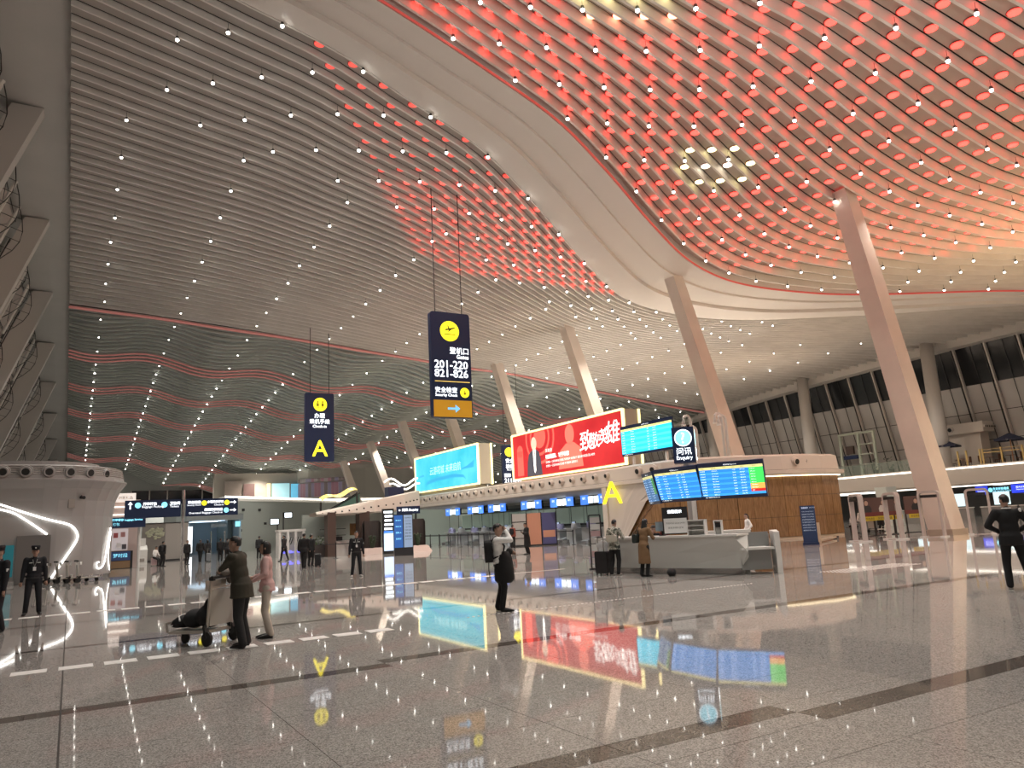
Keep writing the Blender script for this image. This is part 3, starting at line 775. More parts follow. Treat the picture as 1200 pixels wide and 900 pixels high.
# billboards on the island roof
M_NEON = mat('neon_cream', (1, .9, .5), .4, emit=(1, .84, .38), strength=1.7)
M_FRAME = mat('board_frame', (.5, .45, .36), .5)
def led_material(name, c1, c2, st, scale=(1, 1, 1)):
    m = bpy.data.materials.new(name); m.use_nodes = True; nt = m.node_tree; b = nt.nodes['Principled BSDF']; N = nt.nodes.new; L = nt.links.new
    tc = N('ShaderNodeTexCoord'); n = N('ShaderNodeTexNoise'); n.inputs['Scale'].default_value = .35; n.inputs['Detail'].default_value = 3; L(tc.outputs['Object'], n.inputs['Vector'])
    cr = N('ShaderNodeValToRGB'); L(n.outputs['Fac'], cr.inputs['Fac']); cr.color_ramp.elements[0].position = .35; cr.color_ramp.elements[0].color = (*c1, 1); cr.color_ramp.elements[1].position = .65; cr.color_ramp.elements[1].color = (*c2, 1)
    L(cr.outputs['Color'], b.inputs['Emission Color']); b.inputs['Emission Strength'].default_value = st; b.inputs['Base Color'].default_value = (.02, .02, .02, 1); b.inputs['Roughness'].default_value = .4
    return m
def billboard(y0, y1, z0, z1, lab, m):
    W = y1-y0; t = thing('billboard', (32.6, (y0+y1)/2, z0), facing(-1, 0), label=lab, cat='billboard')
    H = z1-z0; w2 = W/2
    # local x runs from the far end to the near end as seen from the hall
    put('casing', MB().box((0, .72, H/2), (W+.3, 1.3, H+.3)).box((0, .7, -.26), (W*.9, .9, .34)), M_FRAME, t)
    put('screen', MB().box((0, .03, H/2), (W, .06, H)), m, t)
    n = MB(); n.bar((-w2-.12, .0, -.12), (w2+.12, .0, -.12), .13); n.bar((-w2-.12, .0, H+.12), (w2+.12, .0, H+.12), .13); n.bar((-w2-.12, 0, -.12), (-w2-.12, 0, H+.12), .13)
    for yy_ in (0, 1.4): n.bar((w2+.14, yy_, -.2), (w2+.14, yy_, H+.16), .17)
    put('neon_edge', n, M_NEON, t)
    return t, W, H
M_RED = led_material('poster_red', (.68, .012, .02), (.86, .03, .035), 1.0)
M_TEAL = led_material('poster_teal', (.03, .62, .80), (.12, .80, .92), 1.05)
rb, W, H = billboard(40.7, 55.8, 5.45, 9.0, 'long red lit billboard with a suited figure and white calligraphy on the roof', M_RED)
e_ = lambda n, c, s, : mat(n, c, .4, emit=c, strength=s)
M_PR2 = e_('poster_red_light', (.95, .12, .09), 1.0); M_PSKIN = e_('poster_skin', (.85, .55, .42), .9); M_PSUIT = e_('poster_suit', (.07, .07, .09), .8); M_PW = e_('poster_white', (1, .95, .92), 1.15); M_PR3 = e_('poster_red_deep', (.55, .01, .03), 1)
Y = -.012
b = MB()
for r in (2.2, 1.5, .9): disc_into(b, (-3.2, Y, H*.86), r, n=28, r_in=r-.22) if r > 1 else disc_into(b, (-3.2, Y, H*.86), r, n=24)
b2 = MB()
# keep the rosette inside the screen
b2.v, b2.f = [(v[0], v[1], min(v[2], H-.02)) for v in b.v], b.f
b2.mi = b.mi
rect_into(b2, -6.9, .15, -5.9, 2.2, Y); disc_into(b2, (-6.4, Y, 2.2), .5, n=14)
put('print_rosette', b2, M_PR2, rb)
b = MB(); disc_into(b, (-4.6+.75, Y*2, 2.72), .001, n=3)
Y2 = -.02
# figure in a dark suit, arms at the sides, with a scarf
b = MB(); poly_into(b, [(-5.35, .0), (-3.0, .0), (-3.15, 1.2), (-3.35, 1.85), (-3.75, 2.1), (-4.45, 2.1), (-4.95, 1.85), (-5.2, 1.2)], (0, Y2, 0)); put('print_suit', b, M_PSUIT, rb)
b = MB(); disc_into(b, (-4.12, Y2*1.1, 2.62), .42, v=(0, 0, 1.3), n=18); poly_into(b, [(-4.35, 2.0), (-3.85, 2.0), (-3.9, 2.3), (-4.3, 2.3)], (0, Y2*1.1, 0)); put('print_face', b, M_PSKIN, rb)
b = MB(); poly_into(b, [(-4.32, 2.1), (-4.2, 2.1), (-3.95, .4), (-4.1, .2), (-4.25, .4)], (0, Y2*1.2, 0)); poly_into(b, [(-4.0, 2.1), (-3.85, 2.1), (-3.98, .5), (-4.12, .4)], (0, Y2*1.2, 0)); put('print_scarf', b, M_PW, rb)
b = MB(); disc_into(b, (1.1, Y2, 2.75), .62, v=(0, 0, 1.25), n=18); poly_into(b, [(-.6, .2), (2.7, .2), (2.5, 1.6), (1.6, 2.1), (.6, 2.1), (-.3, 1.6)], (0, Y2, 0)); put('print_bust', b, mat('poster_bust', (.9, .2, .14), .4, emit=(.92, .16, .12), strength=.95), rb)
b = MB()
for i, (ch, dz, s) in enumerate((('致', .0, 1.5), ('敬', -.1, 1.15), ('英', .05, 1.15), ('雄', .25, 1.6))):
    text_into(b, ch, (3.2+i*1.08, -.03, 2.0+dz), h=s, u=(1, 0, .04), v=(.12, 0, 1), bold=.008)
put('calligraphy', b, M_PW, rb)
b = MB()
text_into(b, '英雄谱', (-2.4, -.03, 1.85), h=.3, al='l'); text_into(b, '科技报国、甘于奉献', (-2.4, -.03, 1.35), h=.34, al='l', bold=.012)
text_into(b, '致敬每一位默默奉献的英雄 传承精神 砥砺前行 建设美好家园 薪火相传', (-2.4, -.03, .92), w=6.6, al='l'); text_into(b, '致敬每一位默默奉献的英雄 传承精神 砥砺前行', (-2.4, -.03, .62), w=4.4, al='l')
put('lettering', b, M_PW, rb)
tb, W, H = billboard(62.5, 77.3, 5.65, 9.15, 'turquoise lit billboard with faint white script farther along the island roof', M_TEAL)
b = MB(); text_into(b, '云游花城 未来启航', (.2, -.03, 1.9), w=8, h=.85, v=(.1, 0, 1)); put('lettering', b, e_('poster_pale', (.55, .93, .96), 1.1), tb)
b = MB(); 
pts = [(-4.6, .45), (-4.2, .95), (-2, 1.15), (2.5, 1.2), (4.4, .95), (5, .45), (4.4, .7), (2.5, .85), (-2, .8), (-4.0, .6)]
poly_into(b, pts, (0, -.02, 0)); poly_into(b, [(-6.6, 1.45), (-5.0, 1.5), (-5.2, 1.7), (-6.3, 1.6)], (0, -.02, 0)); poly_into(b, [(-4.2, 1.85), (-3.4, 1.9), (-3.5, 2.05)], (0, -.02, 0)); poly_into(b, [(3.2, 1.5), (6.6, 1.5), (6.8, 2.2), (5.2, 1.75)], (0, -.02, 0))
put('print_arches', b, e_('poster_blue', (.04, .38, .68), .95), tb)

# flight information boards
M_FB = mat('board_blue', (.02, .15, .5), .3, emit=(.025, .27, .82), strength=1.05)
M_FB2 = mat('board_blue_band', (.02, .18, .55), .3, emit=(.05, .40, .95), strength=1.05)
M_FC = mat('board_cyan', (.02, .5, .7), .3, emit=(.03, .60, .88), strength=1.1)
M_FC2 = mat('board_cyan_band', (.02, .5, .7), .3, emit=(.10, .74, .98), strength=1.1)
M_FG = mat('board_green', (.05, .6, .1), .3, emit=(.06, .78, .12), strength=1.0)
M_FY = mat('board_head', (.8, .75, .3), .3, emit=(.85, .78, .32), strength=.9)
M_FO = mat('board_orange', (.9, .4, .1), .3, emit=(1, .45, .1), strength=1.0)
M_FR = mat('board_red', (.6, .02, .02), .3, emit=(.62, .015, .01), strength=1.0)
def flight_board(t, W, H, base, band, statuses, n=10, seed=1):
    rnd = random.Random(seed)
    put('casing', MB().box((0, .06, H/2), (W+.06, .12, H+.06)), M_NAVY, t)
    h0, h1, ft = H*.1, H*.075, H*.06
    top = H-h0
    b = MB(); text_into(b, '航班信息 Departures', (0, -.006, H-h0/2), h=h0*.45); text_into(b, '请以广播通知为准 2025-01-08', (-W*.45, -.006, ft/2), h=ft*.5, al='l'); put('heading', b, M_TWHITE, t)
    b = MB(); rect_into(b, -W/2, top-h1, W/2, top, -.004); hb = put('column_heads', b, M_FY, t)
    b = MB()
    for x, s in zip((-.47, -.3, -.12, .02, .16, .34), ('航班', '目的地', '经停', '时间', '柜台', '状态')): text_into(b, s, (W*x, -.008, top-h1/2), h=h1*.55, al='l')
    put('lettering', b, M_INK, hb)
    rh = (top-h1-ft)/n
    cities = ('北京 Beijing', '上海 Shanghai', '成都 Chengdu', '西安 Xi an', '杭州 Hangzhou', '昆明 Kunming', '海口 Haikou', '重庆 Chongqing', '南京 Nanjing', '武汉 Wuhan')
    tx = MB(); bands = [MB(), MB()]
    for i in range(n):
        z1 = top-h1-i*rh; z0 = z1-rh; zc_ = (z0+z1)/2; rect_into(bands[i % 2], -W/2, z0+.004, W/2, z1, -.004)
        text_into(tx, '%s%d' % (rnd.choice(('CZ', 'CA', 'MU', 'HU')), rnd.randint(1000, 8999)), (-W*.48, -.009, zc_), h=rh*.36, al='l')
        text_into(tx, rnd.choice(cities), (-W*.3, -.009, zc_), h=rh*.42, al='l'); text_into(tx, '%02d:%02d' % (rnd.randint(6, 23), rnd.randint(0, 59)), (W*.03, -.009, zc_), h=rh*.36, al='l'); text_into(tx, 'A%02d-A%02d' % (rnd.randint(1, 9), rnd.randint(10, 30)), (W*.14, -.009, zc_), h=rh*.36, al='l')
    put('rows', bands[0], base, t, kind='stuff'); put('row_bands', bands[1], band, t, kind='stuff')
    put('row_lettering', tx, M_TWHITE, t, kind='stuff')
    for i0, i1, m, s in statuses:
        b = MB(); rect_into(b, W*.28, top-h1-i1*rh, W*.5, top-h1-i0*rh, -.007); sb = put('status_field', b, m, t)
        b = MB()
        for i in range(i0, i1): text_into(b, s, (W*.3, -.012, top-h1-(i+.5)*rh), h=rh*.42, al='l')
        put('lettering', b, M_TWHITE, sb)
b2t = thing('flight_board', (31.55, 37.1, 5.72), facing(-1, 0), label='cyan flight information board on the island roof beside the red billboard', cat='screen')
flight_board(b2t, 5.0, 1.95, M_FC, M_FC2, [], 9, 3)
put('post', MB().box((-1.6, .2, -.4), (.15, .15, .6)).box((1.6, .2, -.4), (.15, .15, .6)), M_WPOST, b2t)

def tilted(parent_loc, a, b, z0, z1, back, lab, seed, stat, m1=None, m2=None):
    """A board whose top edge runs from a to b in plan, leaning forward over the desk."""
    a, b = Vector((*a, 0)), Vector((*b, 0)); W = (b-a).length; c = (a+b)/2; u = (b-a).normalized(); n = Vector((u.y, -u.x, 0))
    H = math.hypot(z1-z0, back); t = thing('flight_board', (c.x-n.x*back, c.y-n.y*back, z0), 0, label=lab, cat='screen')
    ang = math.atan2(u.y, u.x); t.rotation_euler = Matrix.Rotation(ang, 3, 'Z').to_euler()
    t.rotation_euler = (Matrix.Rotation(ang, 3, 'Z') @ Matrix.Rotation(math.atan2(back, z1-z0), 3, 'X')).to_euler()
    flight_board(t, W-.04, H, m1 or M_FB, m2 or M_FB2, stat, 10, seed)
    put('back_shell', MB().box((0, .2, H/2), (W*.8, .2, H*.7)), M_WPOST, t)
    return t
tilted(None, (16.12, 18.75), (16.15, 16.85), 2.14, 3.13, .22, 'blue flight board over the desk, middle one of the ring', 11, [])
tilted(None, (16.17, 16.78), (17.2, 15.2), 2.14, 3.15, .22, 'blue flight board over the desk with green, orange and red status cells', 12, [(0, 6, M_FG, '办票 Open'), (6, 8, M_FO, '延误 Delayed'), (8, 9, M_FR, '取消')])
tilted(None, (16.75, 20.1), (16.1, 18.82), 2.12, 3.1, .22, 'dim flight board seen edge-on at the far end of the ring', 13, [(0, 7, mat('board_green_dim', (.03, .3, .06), .3, emit=(.04, .22, .05), strength=.8), '办票')], mat('board_blue_dim', (.02, .12, .3), .3, emit=(.015, .13, .32), strength=.9), mat('board_band_dim', (.02, .12, .3), .3, emit=(.02, .16, .38), strength=.9))  # darker screen copies: fading at a slanted view put into the colours
ms = thing('sign_mast', (17.0, 18.05, 0), 0, label='white steel mast rising from the information desk to carry the boards', cat='mast')
put('pole', MB().box((0, 0, 2.1), (.2, .2, 4.2)), M_WPOST, ms)
mb = MB()
for dx, dy in ((-.5, -.1), (-.25, -1.2), (-.3, 1.0)): mb.bar((0, 0, 2.7), (dx, dy, 2.7), .08)
put('bracket', mb, M_WPOST, ms)
eq = thing('enquiry_sign', (16.72, 17.85, 3.3), facing(-.72, -.69), label='tall navy sign box with a question mark over the information desk', cat='sign')
put('box_body', MB().prism([(-.34, -.3), (.34, -.3), (.34, .3), (-.34, .3)], 0, 1.12), M_NAVY, eq)
def enq_face(o, u, m1, m2):
    b = MB(); disc_into(b, Vector(o)+Vector((0, 0, .78)), .245, u=u, n=26); d = put('round_icon', b, m1, eq)
    nrm = Vector(u).cross(Vector((0, 0, 1)))
    b = MB(); disc_into(b, Vector(o)+Vector((0, 0, .78))+nrm*.004, .27, u=u, n=26, r_in=.24); text_into(b, '?', Vector(o)+Vector((0, 0, .78))+nrm*.006, h=.34, u=u); put('icon_ring', b, M_TWHITE, d)
    b = MB(); text_into(b, '问讯', Vector(o)+Vector((0, 0, .36))+nrm*.004, h=.22, u=u, bold=.003); text_into(b, 'Enquiry', Vector(o)+Vector((0, 0, .14))+nrm*.004, h=.15, u=u, bold=.002); put('lettering', b, m2, eq)
enq_face((0, -.306, 0), (1, 0, 0), M_TCYAN, M_TWHITE)
put('side_panel', MB().box((.345, 0, .56), (.01, .6, 1.12)), mat('side_cream', (.5, .42, .3), .3, emit=(.5, .42, .3), strength=.5), eq)
enq_face((.353, 0, 0), (0, 1, 0), M_TCYAN, M_TWHITE)
# bent white vent pipes behind the boards
for i, (x, y, h) in enumerate(((33.4, 34.9, 3.0), (35.4, 34.2, 3.1), (35.1, 33.6, 2.9), (34.3, 35.4, 2.4))):
    t = thing('vent_pipe', (x, y, 5.01), 0, label=['bent white vent pipe just behind the cyan flight board', 'bent white vent pipe rising highest above the enquiry sign', 'bent white vent pipe over the cream side of the enquiry sign', 'lower bent white vent pipe between its taller neighbours'][i], cat='pipe', group='bent vent pipes on the island roof')
    P = [(0, 0, 0), (0, 0, h-.5)]+[(-.3+.3*math.cos(a), 0, h-.5+.3*math.sin(a)) for a in np.linspace(.3, PI, 6)]+[(-.6, 0, h-.75)]
    put('pipe_body', MB().tube(P, .09, 8), M_WPOST, t, smooth=True); put('outlet', MB().cone((-.6, 0, h-.74), (-.6, 0, h-.86), .13, .15, 8), M_WPOST, t)

# ------------------------------------------------------------------ information desk
dk = thing('information_desk', (0, 0, 0), 0, label='pale grey faceted information desk under the flight boards', cat='desk')
M_DK = mat('desk_grey_white', (.60, .60, .57), .35)
M_DK2 = mat('desk_grey', (.26, .26, .25), .4)
F = [(14.8, 20.3), (15.02, 18.9), (15.42, 17.2), (15.95, 15.25)]
def off2(P, d):
    Q = []
    for i, p in enumerate(P):
        a = Vector(P[max(i-1, 0)]); b = Vector(P[min(i+1, len(P)-1)]); e = (b-a).normalized(); n = Vector((-e.y, e.x)); n = n if n.dot(Vector((17.2, 18.2))-Vector(p)) > 0 else -n
        Q.append((p[0]+n.x*d, p[1]+n.y*d))
    return Q
fr = F
rings = [ring(off2(fr, .12), .17), ring(off2(fr, .05), .62), ring(off2(fr, .0), 1.06), ring(off2(fr, .55), 1.06), ring(off2(fr, .55), .17)]
# the end facet leans outward and back in, so the front reads as a cut gem
rings[1][-1] += Vector((.1, -.18, 0)); rings[2][-1] += Vector((-.06, .12, 0)); rings[0][-1] += Vector((0, .05, 0))
mb = MB(); n = len(fr); vs = [p for r in rings for p in r]; mb.add(vs, [(i*n+j, i*n+j+1, (i+1)*n+j+1, (i+1)*n+j) for i in range(4) for j in range(n-1)]+[tuple(i*n+n-1 for i in range(5)), tuple(i*n for i in range(4, -1, -1))])
put('front_panel', mb, M_DK, dk)
put('counter_top', MB().loft([ring(off2(fr, -.05)+off2(fr, .62)[::-1], 1.06), ring(off2(fr, -.05)+off2(fr, .62)[::-1], 1.11)]), M_WHITEP, dk)
put('kick_plate', MB().loft([ring(off2(fr, .2)+off2(fr, .5)[::-1], 0), ring(off2(fr, .2)+off2(fr, .5)[::-1], .18)]), M_CHROME, dk)
mb = MB(); mb.prism([(15.98, 15.2), (16.75, 14.72), (17.15, 15.5), (16.3, 16.1)], .66, .72); put('low_shelf', mb, M_WHITEP, dk)
put('low_front', MB().prism([(16.05, 15.3), (16.75, 14.86), (16.95, 15.3), (16.3, 15.7)], .12, .66), M_DK2, dk)
put('end_panel', MB().prism([(16.72, 14.66), (16.86, 14.6), (18.65, 16.25), (18.5, 16.4)], .0, 1.12), M_WHITEP, dk)
put('back_counter', MB().prism([(16.5, 16.1), (17.3, 15.45), (18.4, 16.35), (18.1, 17.0)], .12, 1.02), M_DK, dk)
put('niche_panel', MB().prism([(16.3, 15.95), (17.2, 15.3), (17.25, 15.36), (16.35, 16.01)], .72, 1.12), M_DK2, dk)
put('rear_cabinet', MB().prism([(17.6, 18.6), (19.0, 17.6), (19.4, 18.2), (18.0, 19.2)], 0, 1.14), M_WHITEP, dk)
nb = thing('notice_board', (15.75, 17.5, 1.115), facing(-.7, -.7), label='black notice board with a white sheet standing on the information desk', cat='board')
put('panel', MB().box((0, 0, .43), (.76, .04, .8)), M_BLK, nb); b = MB(); rect_into(b, -.34, .06, .34, .5, -.024); put('sheet', b, mat('paper_white', (.75, .75, .73), .6), nb)
b = MB(); text_into(b, '温馨提示', (0, -.026, .7), h=.1, bold=.004); put('lettering', b, M_TWHITE, nb); b = MB(); text_into(b, '服务时间 06:00-24:00', (0, -.028, .36), w=.55); text_into(b, '请有序排队咨询', (0, -.028, .22), w=.45); put('sheet_lettering', b, M_DK2, nb)
for i, (x, y, w_, h_, d_, lab) in enumerate(((15.85, 16.7, .5, .42, .3, 'white open letter rack standing on the information desk'), (16.1, 16.1, .2, .38, .16, 'slim white card terminal at the edge of the desk'))):
    t = thing('letter_rack' if i == 0 else 'card_terminal', (x, y, 1.11), facing(-.85, -.5), label=lab, cat='rack' if i == 0 else 'terminal')
    mb = MB(); mb.box((-w_/2, 0, h_/2), (.03, d_, h_)).box((w_/2, 0, h_/2), (.03, d_, h_)).box((0, 0, h_), (w_+.03, d_, .03)).box((0, d_/2, h_/2), (w_, .02, h_)); put('shell', mb, M_WHITEP, t)
    if i == 0: put('shelf', MB().box((0, 0, .14), (w_, d_, .02)).box((0, 0, .27), (w_, d_, .02)), M_WHITEP, t)
    else: put('display', MB().box((0, -.02, .26), (.15, .06, .13)), M_BLK, t)
for i, (x, y) in enumerate(((15.62, 17.95),)):
    t = thing('desk_monitor', (x, y, 1.11), facing(.8, .6), label='small desk monitor seen from behind, beside the notice board', cat='monitor')
    put('screen_shell', MB().box((0, 0, .28), (.42, .04, .28)), mat('monitor_back', (.25, .32, .36), .4), t); put('foot', MB().box((0, .03, .07), (.05, .03, .14)).box((0, .03, .01), (.2, .15, .02)), M_BLK, t)
lr = thing('leaflet_rack', (15.75, 21.6, 0), facing(-.75, -.66), label='narrow upright leaflet rack beside the travellers at the desk', cat='rack')
put('frame', MB().bar((-.2, 0, 0), (-.2, 0, 1.85), .04).bar((.2, 0, 0), (.2, 0, 1.85), .04).bar((-.2, 0, 1.85), (.2, 0, 1.85), .04).box((0, .1, .03), (.55, .4, .05)), M_BLK, lr)
for i in range(7): put('leaflet', MB().box((0, .02, .3+i*.23), (.34, .03, .19)), mat('leaflet_%d' % (i % 3), ((.5, .48, .46), (.45, .3, .3), (.6, .6, .58))[i % 3], .5), lr)
# ------------------------------------------------------------------ hanging direction signs
gs = thing('hanging_sign', (17.17, 35.6, 7.33), 0, label='tall hanging navy sign for gates 201 to 220 with an ochre foot', cat='sign')
W, H = 2.33, 5.76
body = [Vector((x, .0, z+H/2)) for x, z in rounded(W, H, .16)]
put('sign_body', MB().loft([[p+Vector((0, .16, 0)) for p in body], [p+Vector((0, -.16, 0)) for p in body]]), M_NAVY, gs)
Yf = -.168
b = MB(); poly_into(b, [(x, z) for x, z in [(-W/2+.05, .05), (W/2-.05, .05), (W/2-.05, .95), (-W/2+.05, .95)]], (0, Yf, 0)); oc = put('ochre_foot', b, M_OCHRE, gs)
b = MB(); poly_into(b, ARROW, (.05, Yf-.004, .5), s=.72); put('arrow', b, M_ARROWB, oc)
b = MB(); disc_into(b, (-.05, Yf, 4.72), .56, n=30); d = put('round_icon', b, M_TYEL, gs)
b = MB(); plane_icon(b, (-.05, Yf-.005, 4.75), .56, 'plane'); put('plane_mark', b, M_INK, d)
b = MB(); text_into(b, '登机口', (1.03, Yf, 3.66), h=.36, al='r', bold=.008); text_into(b, 'Gates', (1.03, Yf, 3.33), h=.22, al='r', bold=.008)
text_into(b, '201-220', (-.02, Yf, 2.88), w=1.95, bold=.012); text_into(b, '821-826', (-.02, Yf, 2.4), w=1.95, bold=.012)
text_into(b, '安全检查', (-1.0, Yf, 1.5), w=1.28, al='l', bold=.006); text_into(b, 'Security Check', (-1.0, Yf, 1.2), w=1.28, al='l', bold=.006); put('lettering', b, M_TWHITE, gs)
b = MB(); rect_into(b, -1.0, 1.93, 1.05, 1.975, Yf); put('divider', b, mat('sign_line', (.8, .6, .2), .4, emit=(.8, .55, .12), strength=.8), gs)
b = MB(); disc_into(b, (.72, Yf, 1.38), .27, n=22); d = put('round_icon', b, M_TYEL, gs); b = MB(); plane_icon(b, (.72, Yf-.005, 1.38), .22, 'guard'); put('guard_mark', b, mat('icon_olive', (.4, .35, .02), .5), d)
sign_wires(gs, (-.8, .8), H, float(zc(17, 35.6))-7.3)
ck = thing('hanging_sign', (17.7, 62.5, 7.6), 0, label='hanging navy check-in sign with a large yellow letter A', cat='sign')
W, H = 2.46, 5.82
body = [Vector((x, .0, z+H/2)) for x, z in rounded(W, H, .14)]
put('sign_body', MB().loft([[p+Vector((0, .16, 0)) for p in body], [p+Vector((0, -.16, 0)) for p in body]]), M_NAVY, ck)
b = MB(); disc_into(b, (.05, Yf, 4.83), .58, n=30); d = put('round_icon', b, M_TYEL, ck); b = MB(); plane_icon(b, (.05, Yf-.005, 4.83), .55, 'people'); put('desk_mark', b, mat('icon_olive', (.4, .35, .02), .5), d)
b = MB(); text_into(b, '办理', (.0, Yf, 3.88), h=.42, bold=.008); text_into(b, '乘机手续', (.0, Yf, 3.38), w=1.7, bold=.008); text_into(b, 'Check-in', (.0, Yf, 2.98), h=.23, bold=.008); put('lettering', b, M_TWHITE, ck)
b = MB(); text_into(b, 'A', (.02, Yf, 1.12), h=1.3, bold=.025); put('letter', b, M_TYEL, ck)
sign_wires(ck, (-.75, .85), H, float(curve_z(64, 17.7, 62.5))-7.5)
g2 = thing('hanging_sign', (36.1, 62.0, 5.3), 0, label='hanging navy gates sign half hidden behind the red billboard', cat='sign')
W, H = 2.33, 3.75
put('sign_body', MB().box((0, 0, H/2), (W, .3, H)), M_NAVY, g2)
b = MB(); disc_into(b, (-.45, Yf, 3.1), .44, n=24); put('round_icon', b, M_TYEL, g2)
b = MB(); text_into(b, '安全', (-.4, Yf, 2.28), h=.42, bold=.014); text_into(b, '检查', (-.4, Yf, 1.75), h=.42, bold=.014); text_into(b, 'Security', (-.4, Yf, 1.4), h=.2); text_into(b, '国际', (-.7, Yf, .9), h=.32, bold=.012); text_into(b, '211-220', (-.1, Yf, .4), w=1.9, bold=.02); put('lettering', b, M_TWHITE, g2)
b = MB(); disc_into(b, (.1, Yf, .9), .24, n=20); put('round_icon', b, M_TYEL, g2)
sign_wires(g2, (-.8, .8), H, float(curve_z(74, 36, 62))-5.4)

# ------------------------------------------------------------------ rounded service block by the left wall
M_SHELL = mat('block_shell', (.35, .335, .325), .3, noise=.03, nscale=.3)
sb = thing('service_block', (0, 0, 0), label='rounded cream service block with air nozzles and curling light lines', cat='building')
def dfoot(d, nseg=10):
    R = 4.2-d; P = [(-9, 44+d)]
    P += [(-2+R*math.sin(a), 48.2-R*math.cos(a)) for a in np.linspace(0, PI/2, nseg)]
    return P+[(2.2-d, 58), (-9, 58)]
put('wall_body', MB().loft([ring(dfoot(.2), .18), ring(dfoot(.22), 3.2), ring(dfoot(.12), 4.0), ring(dfoot(-.12), 4.6), ring(dfoot(-.38), 4.98)]), M_SHELL, sb, smooth=False)
put('plinth', MB().loft([ring(dfoot(.35), 0), ring(dfoot(.35), .18)]), M_CHROME, sb)
put('cap', MB().loft([ring(dfoot(-.42), 4.98), ring(dfoot(-.42), 5.06), ring(dfoot(-.3), 5.08), ring(dfoot(-.14), 5.72), ring(dfoot(0), 5.78), ring(dfoot(.3), 5.8)]), M_SHELL, sb)
for i in range(5):
    f = .22+.10*i; dd = -.3+.16*((f)/.64*1.0)-.02
    put('cap_rib', MB().loft([ring(dfoot(dd), 5.08+f-.022), ring(dfoot(dd-.025), 5.08+f), ring(dfoot(dd), 5.08+f+.022)]), M_CREAM2, sb)
put('roof_parapet', MB().prism(dfoot(1.0), 5.8, 6.05), M_SHELL, sb)
for i, (x, y) in enumerate(((-3.95, 43.72), (-2.98, 43.72), (-2.05, 43.72), (-1.1, 43.84), (-.2, 44.15), (.66, 44.72), (1.4, 45.55))):
    a = 0 if x < -2 else math.atan2(x+2, 48.2-y); nozzle((x, y, 5.4), (math.sin(a), -math.cos(a)), sb, .26, M_SHELL)
M_LEDW = mat('led_white', (1, 1, 1), .4, emit=(1, .98, .92), strength=3.5)
def on_wall(x, z, out=.0):
    d = .2-out
    return Vector((x, 48.2-math.sqrt(max((4.2-d)**2-max(x+2, 0)**2, .01)), z))
def led_curve(P, r=.045):
    Q = []
    for i in range(len(P)-1):
        p0 = np.array(P[max(i-1, 0)]); p1 = np.array(P[i]); p2 = np.array(P[i+1]); p3 = np.array(P[min(i+2, len(P)-1)])
        for t in np.linspace(0, 1, 5)[:-1]: Q.append(.5*((2*p1)+(-p0+p2)*t+(2*p0-5*p1+4*p2-p3)*t*t+(-p0+3*p1-3*p2+p3)*t**3))
    Q.append(np.array(P[-1])); put('light_line', MB().tube([on_wall(q[0], q[1], .05) for q in Q], r, 6), M_LEDW, sb)
led_curve([(-5.2, 4.3), (-3.9, 4.12), (-3.02, 3.86), (-1.96, 3.42), (-1.05, 3.08), (-.13, 2.8), (.2, 2.5), (.31, 2.2), (.22, 1.87), (-.08, 1.34), (-.4, .79), (-.74, .2)])
led_curve([(-5.0, 3.95), (-3.9, 3.84), (-3.0, 3.62), (-2.48, 3.44), (-2.01, 3.13), (-1.5, 2.74), (-1.02, 2.35)])
led_curve([(1.86, 2.6), (1.78, 2.0), (1.7, 1.4), (1.6, .74), (1.46, .52), (1.32, .5), (1.24, .66), (1.27, .8), (1.36, .82)], .03)
led_curve([(1.9, 2.4), (1.83, 1.8), (1.8, 1.2), (1.84, .7), (1.9, .35)], .022)
dr = MB(); z0 = .02
put('door', MB().box((-1.55, 44.16, 1.17), (1.42, .06, 2.3)), mat('door_grey', (.20, .19, .185), .45), sb)
put('vent_grille', MB().box((-.04, 44.62, 3.84), (.32, .06, .44), Matrix.Rotation(math.radians(26), 3, 'Z')), M_CREAM2, sb)
c = MB(); c.cone((.36, 44.82, 4.14), (.5, 44.55, 4.12), .07, .09, 8).box((.36, 44.82, 4.2), (.1, .1, .1)); put('camera_bullet', c, M_BLK, sb)
put('wall_screen', MB().box((-2.55, 44.12, 1.15), (.42, .08, 1.5)), mat('screen_teal', (.02, .2, .25), .3, emit=(.03, .22, .26), strength=.2), sb)

